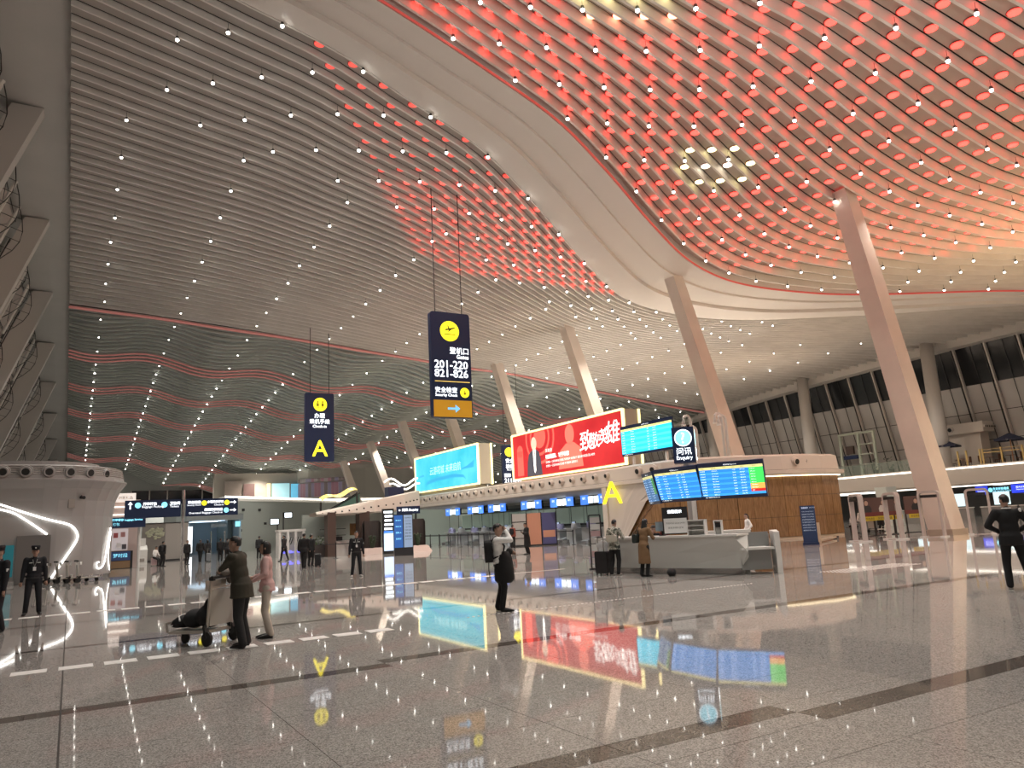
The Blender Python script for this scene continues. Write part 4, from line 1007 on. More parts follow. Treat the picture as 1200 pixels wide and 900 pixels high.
# luggage trolleys nested by the block, and the one being pushed
M_ALU = mat('trolley_alu', (.62, .58, .52), .3, .6)
M_RUB = mat('rubber_black', (.02, .02, .02), .6)
M_ADP = mat('trolley_panel', (.46, .43, .38), .45)
def trolley(loc, rz, lab, group=None, big=True):
    """Front of the trolley toward local -Y; the handle end at +Y."""
    t = thing('luggage_trolley', loc, rz, lab, 'trolley', group)
    mb = MB()
    for s in (-.27, .27): mb.bar((s, -.55, .2), (s*.9, .35, .2), .035); mb.bar((s, .33, .12), (s, .42, 1.0), .035)
    mb.bar((-.27, .34, .2), (.27, .34, .2), .035); mb.bar((-.24, -.55, .2), (.24, -.55, .2), .035); mb.bar((-.24, -.62, .2), (-.24, -.66, .34), .03); mb.bar((.24, -.62, .2), (.24, -.66, .34), .03); mb.bar((-.24, -.66, .34), (.24, -.66, .34), .03)
    mb.bar((-.27, .4, .86), (.27, .4, .86), .03)
    put('frame', mb, M_ALU, t)
    put('platform', MB().box((0, -.1, .22), (.5, .85, .02)), M_ALU, t)
    put('back_panel', MB().box((0, .375, .55), (.5, .02, .52)), M_ADP, t)
    put('basket', MB().box((0, .3, .82), (.46, .14, .012)).box((0, .24, .9), (.46, .012, .14)), M_ALU, t)
    put('handle', MB().cone((-.3, .46, 1.02), (.3, .46, 1.02), .026, .026, 10).box((-.27, .44, 1.0), (.05, .1, .06)).box((.27, .44, 1.0), (.05, .1, .06)), M_RUB, t)
    for s in (-.3, .3):
        w_ = put('wheel', MB().cone((s-.025, .38, .11), (s+.025, .38, .11), .11, .11, 14), M_RUB, t); put('fork', MB().bar((s, .38, .11), (s*.9, .3, .3), .07, .09), M_RUB, w_)
    put('wheel', MB().cone((-.02, -.46, .09), (.02, -.46, .09), .09, .09, 12), M_RUB, t)
    return t
tr0 = trolley((-.95, 43.45, 0), math.radians(100), 'first empty luggage trolley of the nested row, nearest the officer', 'nested luggage trolleys')
for i in range(1, 5): dup(tr0, (-.95+.42*i, 43.45-.26*i, 0), math.radians(100), ['', 'second empty luggage trolley of the nested row', 'middle empty luggage trolley of the nested row', 'fourth empty luggage trolley of the nested row', 'last empty luggage trolley of the nested row, nearest the hooked light line'][i])

# ------------------------------------------------------------------ sign mast with two wing signs
t = thing('sign_post', (5.3, 45.5, 0), 0, label='slim grey post carrying two navy direction signs side by side', cat='sign')
put('pole', MB().cone((0, 0, 0), (0, 0, 4.45), .075, .075, 12), M_CHROME, t)
pl = put('sign_panel', MB().box((-1.5, 0, .48+3.0), (2.76, .16, .95)), M_NAVY, t)
pr = put('sign_panel', MB().box((1.5, 0, .48+3.0), (2.76, .16, .95)), M_NAVY, t)
ys_ = -.085
b = MB(); poly_into(b, [(p[1]*-1, p[0]) for p in ARROW], (-2.62, ys_, 3.68), s=.4); text_into(b, '行李打包', (-2.0, ys_, 3.75), w=.66, al='l', bold=.008); text_into(b, 'Baggage Packing', (-2.05, ys_, 3.58), w=1.05, al='l'); text_into(b, '卫生间', (-.68, ys_, 3.75), w=.5, al='l', bold=.008); text_into(b, 'Toilets', (-.68, ys_, 3.58), w=.45, al='l'); put('lettering', b, M_TWHITE, pl)
b = MB(); disc_into(b, (-2.25, ys_, 3.68), .15, n=18); disc_into(b, (-.95, ys_, 3.68), .15, n=18); put('round_icons', b, M_TCYAN, pl)
b = MB(); poly_into(b, ARROW, (2.62, ys_, 3.72), s=.34); poly_into(b, ARROW, (2.62, ys_, 3.28), s=.34); text_into(b, '安全检查', (.9, ys_, 3.77), w=.66, al='r', bold=.008); text_into(b, 'Security Check', (.9, ys_, 3.6), w=.7, al='r'); text_into(b, '办理乘机手续', (2.1, ys_, 3.77), w=.86, al='r', bold=.008); text_into(b, 'Check-in', (2.1, ys_, 3.6), w=.5, al='r'); text_into(b, '超规行李托运', (2.05, ys_, 3.34), w=.95, al='r', bold=.008); text_into(b, 'Oversized Baggage Check-in', (2.05, ys_, 3.16), w=1.75, al='r'); put('lettering', b, M_TWHITE, pr)
b = MB(); disc_into(b, (1.08, ys_, 3.71), .14, n=18); disc_into(b, (2.28, ys_, 3.71), .14, n=18); put('round_icons', b, M_TYEL, pr)
b = MB(); disc_into(b, (2.25, ys_, 3.28), .14, n=18); put('round_icon', b, M_TCYAN, pr)

# ------------------------------------------------------------------ far side: shop, mural screen, corridor, end balcony
M_LB = mat('lightbox_white', (.8, .75, .7), .4, emit=(.85, .74, .68), strength=.65)
sh = thing('shop_kiosk', (2.45, 60, 0), 0, label='small shop with a pale light box and glowing posters beyond the service block', cat='shop')
put('wall_panel', MB().box((.9, 1.6, 2.4), (1.9, .2, 4.8)), mat('shop_wall_pink', (.50, .40, .37), .5), sh)
lb = put('light_box', MB().box((.7, 1.3, 4.95), (1.6, .3, .62)), M_LB, sh); b = MB(); text_into(b, '○ 创意礼品', (.7, 1.14, 4.95), w=1.2); put('lettering', b, M_INK, lb)
put('shelf_line', MB().box((.7, 1.4, 4.3), (1.4, .1, .06)).box((.7, 1.4, 3.75), (1.4, .1, .06)), M_LINE, sh)
bs = put('blue_band', MB().box((1.0, .0, 3.15), (2.2, .25, .72)), M_NAVY, sh); b = MB(); text_into(b, '行李寄存 Luggage Service', (.95, -.13, 3.33), w=1.9, bold=.006); text_into(b, '打包', (.25, -.13, 3.05), h=.2); put('lettering', b, M_TCYAN, bs)
put('poster_glow', MB().box((.55, .9, 2.0), (1.05, .06, 1.5)), mat('shop_poster_pale', (.42, .38, .38), .4, emit=(.72, .64, .64), strength=.4), sh)
for i, (x, z, c) in enumerate(((.3, 2.3, (.6, .15, .15)), (.75, 2.35, (.6, .3, .3)), (.5, 1.6, (.9, .9, .9)), (.85, 1.5, (.1, .1, .12)))): put('goods', MB().box((x, .8, z), (.28, .15, .34)), mat('goods_%d' % i, c, .5), sh)
put('counter', MB().box((.7, .7, .6), (1.4, .5, 1.2)), M_BLK, sh)
cl = put('counter_cloth', MB().box((.62, .4, .86), (1.25, .06, .6)), mat('cloth_blue', (.04, .08, .22), .5), sh); b = MB(); text_into(b, '梦时段', (.62, .36, .9), w=.9); put('lettering', b, M_TCYAN, cl)
put('counter_base', MB().box((.62, .45, .28), (1.25, .1, .5)), mat('cloth_wood', (.28, .18, .1), .5), sh)
put('post', MB().cone((1.75, .3, 0), (1.75, .3, 2.9), .1, .1, 10), M_WPOST, sh)
t = thing('information_kiosk', (4.7, 68, 0), 0, label='low white kiosk cabinet with a slanted top by the shop', cat='kiosk')
put('cabinet', MB().loft([[Vector(p) for p in ((-.65, -.4, 0), (.65, -.4, 0), (.65, .4, 0), (-.65, .4, 0))], [Vector(p) for p in ((-.65, -.4, 1.15), (.65, -.4, 1.15), (.65, .4, 1.5), (-.65, .4, 1.5))]]), M_WHITEP, t); put('vent_grille', MB().box((.2, -.42, .35), (.5, .03, .25)), M_CREAM2, t)
put('screen_stand', MB().box((.3, .2, 1.75), (.5, .06, .6)), M_WHITEP, t)
t = thing('mural_screen', (7.4, 76, 0), 0, label='broad standing screen wall with a pale green carved relief', cat='screen')
put('panel', MB().box((-.95, 0, 1.72), (1.9, .16, 3.2)), mat('mural_taupe', (.20, .18, .16), .5), t); put('panel', MB().box((.97, 0, 1.72), (1.9, .16, 3.2)), mat('mural_pale', (.36, .33, .30), .5), t)
put('base', MB().box((0, 0, .06), (3.9, .5, .12)), M_STL, t); put('top_rail', MB().box((0, 0, 3.36), (3.9, .22, .08)), M_STL, t)
rl = MB()
rnd = random.Random(4)
for i in range(26): 
    a = rnd.random()*2*PI; q = rnd.random()**.5
    rl.ball((-.85+.75*q*math.cos(a), -.09, 2.45+.62*q*math.sin(a)+.3*q*math.cos(a)), (.1+.16*rnd.random(), .05, .07+.1*rnd.random()), 7, 4)
put('relief', rl, mat('relief_green', (.38, .38, .27), .6), t, kind='stuff')
# bright corridor mouth
M_CORW = mat('corridor_wall', (.42, .50, .56), .4)
co = thing('corridor_portal', (14.7, 96, 0), 0, label='bright bluish corridor mouth in the far wall', cat='entrance')
put('side_wall', MB().box((-2.9, 6, 2), (.2, 12, 4)), M_CORW, co); put('side_wall', MB().box((2.9, 6, 2), (.2, 12, 4)), M_CORW, co); put('back_wall', MB().box((0, 12, 2), (6, .2, 4)), M_CORW, co); put('lintel', MB().box((0, 0, 4.2), (6.4, .3, .7)), mat('lintel_grey', (.34, .37, .38), .5), co); put('corridor_ceiling', MB().box((0, 6, 4), (6, 12, .1)), M_CORW, co)
put('light_door', MB().box((-2.75, -.3, 1.75), (.55, .12, 3.0)), mat('light_door', (1, 1, 1), .4, emit=(.92, .96, 1), strength=1.8), co)
for i in range(4): put('ceiling_light', MB().box((0, 2+i*2.7, 3.93), (3.8, .3, .04)), mat('corridor_light', (1, 1, 1), .4, emit=(.62, .82, 1), strength=2.2), co)
for x in (-.6, .9, 1.4): put('post', MB().cone((x, -1.5, 0), (x, -1.5, 2.6 if x < 1 else 1.6), .16 if x > 1 else .07, .16 if x > 1 else .07, 10), M_CHROME, co)
put('hanging_plate', MB().box((.6, 1, 3.3), (1.8, .1, .4)), M_CORW, co)
put('small_lamp', MB().box((2.55, -.2, 3.35), (.5, .2, .6)), M_TCYAN, co)
# end balcony with its lit edge, wall below, rounded hall above
M_FARW = mat('far_wall_sage', (.38, .42, .40), .45)
eb = thing('wall_far_balcony', (0, 0, 0), kind='structure')
put('lower_wall', MB().prism([(16.8, 100), (36, 118), (46, 118), (46, 119), (16.8, 119)], 0, 6.3), M_FARW, eb)
put('side_wall', MB().box((11.2, 104, 3), (1.2, 14, 6)), M_FARW, eb)
put('slab_edge', MB().prism([(16.4, 99.6), (36, 117.6), (46, 117.6), (46, 119), (16.4, 119)], 6.3, 6.9), M_WHITEP, eb)
put('light_line', MB().bar((16.38, 99.45, 6.8), (36, 117.45, 6.8), .1, .22).bar((36, 117.45, 6.8), (46, 117.45, 6.8), .1, .22), M_LINE, eb)
for i, (f, z) in enumerate(((.12, 5.2), (.25, 5.2), (.1, 2.6), (.1, 1.5), (.3, 3.4), (.06, 3.6))):
    put('wall_box', MB().box((16.8+19.2*f-.1, 100+18*f-.1, z), (.4, .3, .3)), M_BLK, eb)
put('upper_wall', MB().prism([(18, 119), (46, 119), (46, 120), (18, 120)], 6.9, 11.2), mat('upper_taupe', (.36, .33, .29), .5), eb)
dr_ = [(40+10.5*math.cos(a), 122+9*math.sin(a)) for a in np.linspace(PI*.98, PI*1.9, 14)]
put('drum', MB().loft([ring(dr_, 6.9), ring(dr_, 11.4), ring([(40+(p[0]-40)*1.06, 122+(p[1]-122)*1.06) for p in dr_], 11.9), ring([(40+(p[0]-40)*1.06, 122+(p[1]-122)*1.06) for p in dr_], 12.7)], closed=False), mat('drum_sage', (.42, .41, .37), .5), eb)
rnd = random.Random(9)
M_MARK = [mat('far_poster_%d' % i, c, .5, emit=c, strength=.35) for i, c in enumerate(((.22, .11, .13), (.17, .15, .20), (.24, .21, .19), (.13, .10, .09)))]
nd = 0
for i in range(16):
    a = PI*(1.13+.031*i*.55); a2 = a+PI*.016
    p, q = (40+10.7*math.cos(a), 122+9.2*math.sin(a)), (40+10.7*math.cos(a2), 122+9.2*math.sin(a2))
    put('shop_poster', MB().add([(*p, 7.3), (*q, 7.3), (*q, 9.4), (*p, 9.4)], [(0, 1, 2, 3)]), M_MARK[0 if i % 5 in (1, 2) else 3 if i % 5 == 4 else 1], eb)
    put('shop_frieze', MB().add([(*p, 9.55), (*q, 9.55), (*q, 10.1), (*p, 10.1)], [(0, 1, 2, 3)]), M_MARK[rnd.randint(0, 3)], eb)
for i, (x, w_, z0, z1, c, s) in enumerate(((20.6, 2.4, 7.2, 10, (.16, .13, .11), .25), (25.8, .5, 7, 9.6, (.8, .66, .3), .7), (27.6, 2.6, 7, 9.6, (.35, .60, .66), .7), (29.9, 1.4, 7, 9.5, (.12, .42, .62), .8), (31.6, .35, 7, 9.6, (.8, .66, .3), .7), (22.9, 1.6, 7.4, 9.6, (.10, .06, .055), .25))):
    put('shop_front', MB().box((x, 118.6, (z0+z1)/2), (w_, .3, z1-z0)), mat('shop_front_%d' % i, c, .4, emit=c, strength=s), eb)
# escalator with green glass sides going up to the balcony
es = thing('escalator', (23.3, 88, 0), 0, label='far escalator with greenish glass sides rising to the end balcony', cat='escalator')
for s in (0, 1.3): put('glass_side', MB().add([(0, s, 1.6), (6.5, s, 5.2), (6.5, s, 6.2), (0, s, 2.7)], [(0, 1, 2, 3)]), mat('escalator_glass', (.14, .24, .19), .2), es); put('handrail', MB().bar((0, s, 2.75), (6.5, s, 6.25), .12), M_RUB, es)
put('truss', MB().add([(0, -.1, .9), (6.5, -.1, 4.6), (6.5, -.1, 5.2), (0, -.1, 1.6), (0, 1.4, .9), (6.5, 1.4, 4.6), (6.5, 1.4, 5.2), (0, 1.4, 1.6)], [(0, 1, 2, 3), (7, 6, 5, 4), (3, 2, 6, 7), (1, 0, 4, 5)]), M_WHITEP, es)
put('landing', MB().box((-1.2, .6, .8), (2.6, 1.8, 1.6)), M_FARW, es)
put('stair_steps', MB().loft([[Vector((i*.32, .1, 1.4+i*.176)) for i in range(20)], [Vector((i*.32, 1.2, 1.4+i*.176)) for i in range(20)]], closed=False), M_CHROME, es)
# row of self-service gates with white hoods, and screens on poles
sg = thing('self_service_gate', (14.6, 59.5, 0), 0, label='bank of white self-service gates lit blue at the foot', cat='gate')
put('hood', MB().box((0, 0, 2.05), (2.1, 1.0, .16)), M_WHITEP, sg)
for i in range(4):
    put('gate_fin', MB().prism(rounded(.22, 1.0, .1, 3), 0, 1.95, Matrix.Translation((-.9+i*.6, 0, 0))), M_WHITEP, sg)
    if i < 3:
        put('blue_light', MB().box((-.6+i*.6, -.3, .42), (.3, .06, .1)), mat('blue_led', (.1, .1, 1), .4, emit=(.12, .12, 1), strength=2.2), sg)
        put('reader', MB().tube([(-.6+i*.6-.1, -.45, 1.0), (-.6+i*.6+.02, -.47, 1.3), (-.6+i*.6+.1, -.45, 1.55)], .03, 5), M_BLK, sg)
sg2 = dup(sg, (16.0, 63.4, 0), 0, 'second bank of white self-service gates behind the man with a suitcase')
for i, (x, y, h) in enumerate(((16.2, 72, 3.3), (18.9, 78, 4.0))):
    t = thing('pole_screen', (x, y, 0), 0, label=['small bright screen on a slim dark pole above the self-service gates', 'larger bright screen on a tall dark pole near the escalator'][i], cat='screen')
    put('pole', MB().box((.3 if i == 0 else -.45, .1, h/2), (.1, .1, h)), M_STL, t); put('screen_case', MB().box((0, 0, h-.3), (.85, .12, .6)), M_BLK, t); put('screen_face', MB().box((0, -.07, h-.3), (.7, .02, .45)), M_SCRW, t)

# brown pavilion with the sweeping fascia, totems and planters
pv = thing('pavilion', (0, 0, 0), 0, label='pavilion with dark brown portal under a sweeping grey nozzle fascia', cat='pavilion')
M_BRN = mat('portal_brown', (.085, .055, .045), .4)
put('portal_post', MB().box((16.65, 56, 1.6), (.62, .9, 3.2)), M_BRN, pv); put('portal_post', MB().box((19.3, 56.4, 1.6), (.8, .9, 3.2)), M_BRN, pv)
FS = [(15.6, 56.2), (17.6, 56.0), (20.2, 56.6), (23.6, 58.8), (26.5, 62.5)]
sw = [(3.0, 3.22), (3.0, 3.5), (3.05, 4.0), (3.2, 4.5), (3.5, 5.0)]
put('fascia', MB().loft([[Vector((p[0], p[1]-.25, h[0])) for p, h in zip(FS, sw)], [Vector((p[0]-.05, p[1]-.5, h[0]+.1)) for p, h in zip(FS, sw)], [Vector((p[0], p[1]-.3, h[1])) for p, h in zip(FS, sw)], [Vector((p[0]+.1, p[1]+.5, h[1]+.05)) for p, h in zip(FS, sw)], [Vector((p[0]+.5, p[1]+3.5, h[1])) for p, h in zip(FS, sw)], [Vector((p[0]+.5, p[1]+3.5, h[0])) for p, h in zip(FS, sw)]]), M_CREAM, pv)
for i in range(16):
    t_ = i/15*3.6+.2; k = int(min(t_, 3)); f_ = t_-k; p = Vector(FS[k]).lerp(Vector(FS[k+1]), f_); zz = (sw[k][0]+sw[k][1])/2*(1-f_)+(sw[k+1][0]+sw[k+1][1])/2*f_
    put('fascia_nozzle', MB().cone((p.x, p.y-.3, zz+.02), (p.x, p.y-.48, zz), .07, .06, 8), M_DARKHOLE, pv)
put('back_wall', MB().box((19, 60.5, 1.7), (6.5, .2, 3.0)), mat('pavilion_back', (.30, .33, .30), .5), pv)
put('counter', MB().box((18, 57.6, .55), (1.7, .6, 1.1)), M_WHITEP, pv); put('counter_machine', MB().box((17.6, 57.4, 1.25), (.7, .4, .3)), M_BLK, pv)
put('wood_lattice', MB().box((19, 57.5, 1.9), (.7, .1, .9)), M_WOOD, pv)
for i, z in enumerate((1.5, 2.0)): put('shelf_line', MB().box((18, 59.8, z), (2, .3, .05)), M_STL, pv)
yw = thing('yellow_canopy', (20.3, 66, 0), 0, label='small yellow lit canopy roof beyond the pavilion fascia', cat='canopy')
put('canopy_roof', MB().loft([[Vector((-1.5+i*.32, -.5, 4.5+.8*(i/10)+.15*math.sin(i*.9))) for i in range(11)], [Vector((-1.5+i*.32, .5, 4.8+.8*(i/10)+.15*math.sin(i*.9))) for i in range(11)]], closed=False), mat('canopy_yellow', (.8, .66, .2), .4, emit=(.85, .68, .16), strength=.75), yw)
put('post', MB().box((-1.5, 0, 2.2), (.14, .14, 4.4)).box((1.8, 0, 2.6), (.14, .14, 5.2)), M_STL, yw)
gz = thing('roof_shelter', (28.2, 70, 0), 0, label='dark roof shelter with white wavy trim beyond the pavilion', cat='shelter')
put('trim', MB().tube([(-2+.35*i, 0, 6.3+.35*math.sin(i*.8)) for i in range(11)], .09, 6).tube([(-1.2+.35*i, .6, 5.9+.3*math.sin(i*.8+1)) for i in range(10)], .09, 6), M_LINE, gz); put('cabin', MB().box((-1, 0, 5.2), (1.6, 1, 1.2)), M_NAVY, gz); put('posts', MB().box((-1.5, 0, 2.3), (.14, .14, 4.6)).box((1.2, 0, 2.6), (.14, .14, 5.2)), M_STL, gz)
lt = thing('led_totem', (20.1, 53, 0), 0, label='slim totem with white lit text bars over a pale blue screen', cat='sign')
put('body', MB().box((0, .1, 1.62), (.86, .2, 3.24)), M_BLK, lt)
for i in range(5): put('text_bar', MB().box((-.03+.04*(i % 2), -.012, 3.0-i*.3), (.66-.06*(i % 3), .02, .15)), M_SCRW, lt)
put('screen', MB().box((0, -.012, .85), (.74, .02, 1.25)), mat('totem_screen', (.5, .6, .75), .3, emit=(.5, .68, .95), strength=1.1), lt); put('screen_band', MB().box((0, -.014, 1.56), (.74, .02, .16)), M_SCRB, lt)
bt = thing('information_totem', (19.05, 47.5, 0), facing(-.3, -1), label='blue two-faced information totem under a lit direction plate', cat='sign')
put('body', MB().box((0, .3, 1.35), (1.25, .6, 2.7)), mat('totem_dark', (.03, .03, .035), .4), bt)
f1 = put('face', MB().box((-.33, -.01, 1.58), (.56, .03, 2.1)), mat('totem_blue', (.03, .10, .32), .3, emit=(.03, .12, .42), strength=.6), bt); f2 = put('face', MB().box((.3, -.01, 1.58), (.56, .03, 2.1)), mat('totem_pale', (.28, .38, .52), .3, emit=(.22, .32, .48), strength=.5), bt)
b = MB(); [text_into(b, s, (.3, -.03, 2.45-i*.2), w=.42) for i, s in enumerate(('航站楼导览', 'Terminal Guide', '一层 到达', '二层 商业', '三层 出发', '四层 餐饮', '服务电话', '020-96158'))]; put('lettering', b, M_INK, f2)
b = MB(); [text_into(b, s, (-.33, -.03, 2.3-i*.4), w=.36) for i, s in enumerate(('国内出发', '国际出发', '值机 A', '贵宾厅'))]; put('lettering', b, M_TCYAN, f1)
pt = put('plate', MB().box((.35, .1, 2.95), (1.55, .16, .5)), M_NAVY, bt); b = MB(); text_into(b, '← 问讯 Enquiry', (.35, .01, 2.95), w=1.3, bold=.008); put('lettering', b, M_TWHITE, pt)
M_BAR = mat('barrel_brown', (.055, .045, .042), .45)
M_LEAF = mat('leaf_dark', (.035, .06, .03), .5)
for i, (x, y) in enumerate(((19.6, 55.0), (22.9, 54.2))):
    t = thing('planter_niche', (x, y, 0), 0, label=['dark rounded niche planter between the portal and the lit totem', 'dark rounded niche planter with grassy plant right behind the blue totem'][i], cat='planter')
    a_ = np.linspace(PI*.05, PI*1.05, 12)
    put('niche_wall', MB().loft([ring([(.75*math.cos(a), .6*math.sin(a)+.2) for a in a_], 0), ring([(.75*math.cos(a), .6*math.sin(a)+.2) for a in a_], 2.25), ring([(.62*math.cos(a), .5*math.sin(a)+.2) for a in a_], 2.45), ring([(.6*math.cos(a), .48*math.sin(a)+.2) for a in a_], .3)], closed=False), M_BAR, t)
    put('stone_base', MB().loft([ring([(-.9, -.6), (.9, -.6), (.9, .7), (-.9, .7)], 0), ring([(-.7, -.2), (.7, -.2), (.75, .6), (-.75, .6)], .45)]), mat('stone_pink', (.45, .34, .30), .5), t)
    pg = MB(); rnd = random.Random(i)
    for k in range(34):
        a = rnd.random()*2*PI; l = .5+.5*rnd.random(); r_ = .12+.4*rnd.random()
        p0 = Vector((.1*math.cos(a), .1+.1*math.sin(a), .4)); p1 = p0+Vector((r_*.5*math.cos(a), r_*.5*math.sin(a), l)); p2 = p0+Vector((r_*1.2*math.cos(a), r_*1.2*math.sin(a), l*.9)); s_ = Vector((-math.sin(a), math.cos(a), 0))*.03
        pg.add([p0-s_, p0+s_, p1+s_, p1-s_, p2], [(0, 1, 2, 3), (3, 2, 4)])
    put('foliage', pg, M_LEAF, t, kind='stuff')
hd = thing('potted_hedge', (15.6, 56.6, 0), 0, label='dark hedge in a grey trough beside the brown portal post', cat='plant')
put('trough', MB().box((0, 0, .45), (1.9, .6, .9)), M_BAR, hd)
pg = MB(); rnd = random.Random(5)
for k in range(110):
    c_ = Vector((rnd.uniform(-.9, .9), rnd.uniform(-.25, .25), rnd.uniform(.9, 1.5))); a = rnd.random()*6.28; e = Vector((math.cos(a), math.sin(a), rnd.uniform(-.2, .8)))*.14; f2_ = e.cross(Vector((0, 0, 1)))*.5
    pg.add([c_-f2_, c_+e, c_+f2_, c_-e*.4], [(0, 1, 2, 3)])
put('foliage', pg, mat('leaf_mid', (.06, .10, .03), .5), hd, kind='stuff')

# queue posts before the check-in desks
def stanchion(loc, lab, rz=0, grp='queue posts at the check-in island', L=1.8):
    t = thing('queue_post', loc, rz, lab, 'queue post', grp)
    put('pole', MB().cone((0, 0, .03), (0, 0, .98), .035, .035, 8), M_BLK, t); put('base', MB().cone((0, 0, 0), (0, 0, .03), .17, .15, 14), M_BLK, t); put('head', MB().cone((0, 0, .98), (0, 0, 1.06), .045, .045, 8), M_BLK, t)
    if L: put('belt', MB().box((0, L/2, .96), (.012, L, .05)), M_BLK, t)
    return t
s0 = None
for j, x in enumerate((28.4, 31.2)):
    for i in range(14):
        y = 45.5+i*2.1
        if (j == 0 and i < 2) or (j == 1 and i == 1): continue
        nm = 'black belt post of the %s queue line before the check-in desks' % ('outer' if j == 0 else 'inner')
        if s0 is None: s0 = stanchion((x, y, 0), nm, 0, 'queue posts of the outer line', 2.04)
        else: dup(s0, (x, y, 0), 0, nm, 'queue posts of the %s line' % ('outer' if j == 0 else 'inner'))
for i, (x, y) in enumerate(((15.4, 50.5), (16.6, 50.2))): dup(s0, (x, y, 0), PI/2, ['grey belt post before the portal, farther from the officer', 'grey belt post before the portal, just behind the officer'][i], 'posts before the portal')
ad = thing('panel_stand', (30.0, 48.8, 0), facing(-.55, -.83), label='three-panel stand in white, orange and violet near the check-in desks', cat='stand')
for i, (m_, x) in enumerate(((mat('stand_white', (.45, .44, .42), .5), -1.1), (mat('stand_orange', (.62, .30, .2), .5), 0), (mat('stand_violet', (.10, .10, .24), .5), 1.1))):
    p = put('panel', MB().box((x, 0, 1.25), (1.02, .3, 2.3)), m_, ad)
    if i == 0: put('groove', MB().box((x, -.155, .6), (1.02, .02, .05)).box((x, -.155, 1.2), (1.02, .02, .05)).box((x, -.155, 1.8), (1.02, .02, .05)), M_BLK, p)
    if i == 2: put('print', MB().box((x, -.155, .85), (.9, .01, .5)), m_ if False else mat('stand_orange', (.62, .30, .2), .5), p)
put('frame', MB().box((-.55, 0, 1.22), (.07, .34, 2.44)).box((.55, 0, 1.22), (.07, .34, 2.44)).box((-1.65, 0, 1.22), (.07, .34, 2.44)).box((1.65, 0, 1.22), (.07, .34, 2.44)).box((0, 0, .05), (3.4, .4, .1)), M_BLK, ad)

# ------------------------------------------------------------------ right side: notice totem, arch gates, portraits, hall under the balcony
bs = thing('notice_totem', (30.4, 24.5, 0), facing(-.78, -.62), label='tall dark blue notice totem in front of the wood-clad end', cat='sign')
put('panel', MB().box((0, 0, .98), (.66, .14, 1.72)), mat('totem_navy', (.02, .045, .12), .35), bs); put('base', MB().box((0, 0, .06), (.74, .3, .12)), M_NAVY, bs)
b = MB(); text_into(b, '温馨提示', (-.26, -.075, 1.74), w=.3, al='l', bold=.004); text_into(b, 'NOTICE', (.1, -.075, 1.74), h=.05, al='l')
for i, s in enumerate(('为保障您的行程 请提前到达机场', '办理值机与安检手续', '请看管好个人行李物品', '禁止携带危险品登机', '国内航班请提前两小时', '国际航班请提前三小时', '如需帮助请联系问讯台', '服务热线 020-96158')): text_into(b, s, (-.27, -.075, 1.56-i*.125), w=.54, h=.062, al='l')
put('lettering', b, mat('totem_text', (.5, .6, .75), .4, emit=(.4, .5, .65), strength=.4), bs)
t = thing('low_barrier', (31.6, 25.1, 0), 0, label='short cream bollard with a low rail beside the blue notice totem', cat='barrier')
put('bollard', MB().box((0, 0, .5), (.28, .28, 1.0)), mat('bollard_cream', (.6, .48, .34), .4), t); put('rail', MB().bar((.1, .1, .1), (4.6, 2.4, .1), .1), mat('bollard_cream', (.6, .48, .34), .4), t); put('foot', MB().box((4.6, 2.4, .08), (.2, .2, .16)), M_BLK, t)
M_ARCH = mat('arch_pale', (.52, .46, .43), .35)
ARCHES = []
for (x, y), th in (((32.97, 23.7), 28), ((35.0, 23.2), 36), ((36.9, 22.4), 66), ((39.3, 21.4), 88)):
    th = math.radians(th); dx, dy = -.83*math.cos(th)+.56*math.sin(th), -.56*math.cos(th)-.83*math.sin(th)
    ARCHES.append(((x-dx*.475, y-dy*.475), (x+dx*.475, y+dy*.475)))
AL = ('slender arch gate nearest the wood-clad end', 'second slender arch gate from the wood-clad end', 'slender arch gate just before the big leaning column', 'slender arch gate beyond the big leaning column')
for (a, b_), lab in zip(ARCHES, AL):
    a, b_ = Vector(a), Vector(b_); c = (a+b_)/2; W = max((b_-a).length, .95); d = b_-a
    t = thing('arch_gate', (c.x, c.y, 0), math.atan2(d.y, d.x), lab, 'gate', 'row of arch gates')
    P = [(-W/2, .06), (-W/2, 2.05)]+[(-W/2+.17-.17*math.cos(q), 2.05+.17*math.sin(q)) for q in np.linspace(0, PI/2, 5)][1:]+[(W/2-.17+.17*math.sin(q), 2.05+.17*math.cos(q)) for q in np.linspace(0, PI/2, 5)]+[(W/2, .06)]
    mb = MB(); rr = []
    for i, p in enumerate(P):
        n_ = Vector((P[min(i+1, len(P)-1)][0]-P[max(i-1, 0)][0], P[min(i+1, len(P)-1)][1]-P[max(i-1, 0)][1])).normalized(); o2 = Vector((-n_.y, n_.x))*.055
        rr.append([Vector((p[0]-o2.x, -.11, p[1]-o2.y)), Vector((p[0]+o2.x, -.11, p[1]+o2.y)), Vector((p[0]+o2.x, .11, p[1]+o2.y)), Vector((p[0]-o2.x, .11, p[1]-o2.y))])
    put('arch_frame', mb.loft(rr), M_ARCH, t)
    put('head_display', MB().box((0, -.02, 2.0), (W-.2, .24, .14)), M_BLK, t)
    put('foot', MB().box((-W/2, 0, .03), (.22, .6, .06)).box((W/2, 0, .03), (.22, .6, .06)), M_WPOST, t); put('threshold', MB().box((0, 0, .012), (W, .3, .024)), M_ARCH, t)
M_PB = mat('portrait_backdrop', (.10, .055, .05), .5); M_PM = mat('portrait_maroon', (.14, .03, .03), .5)
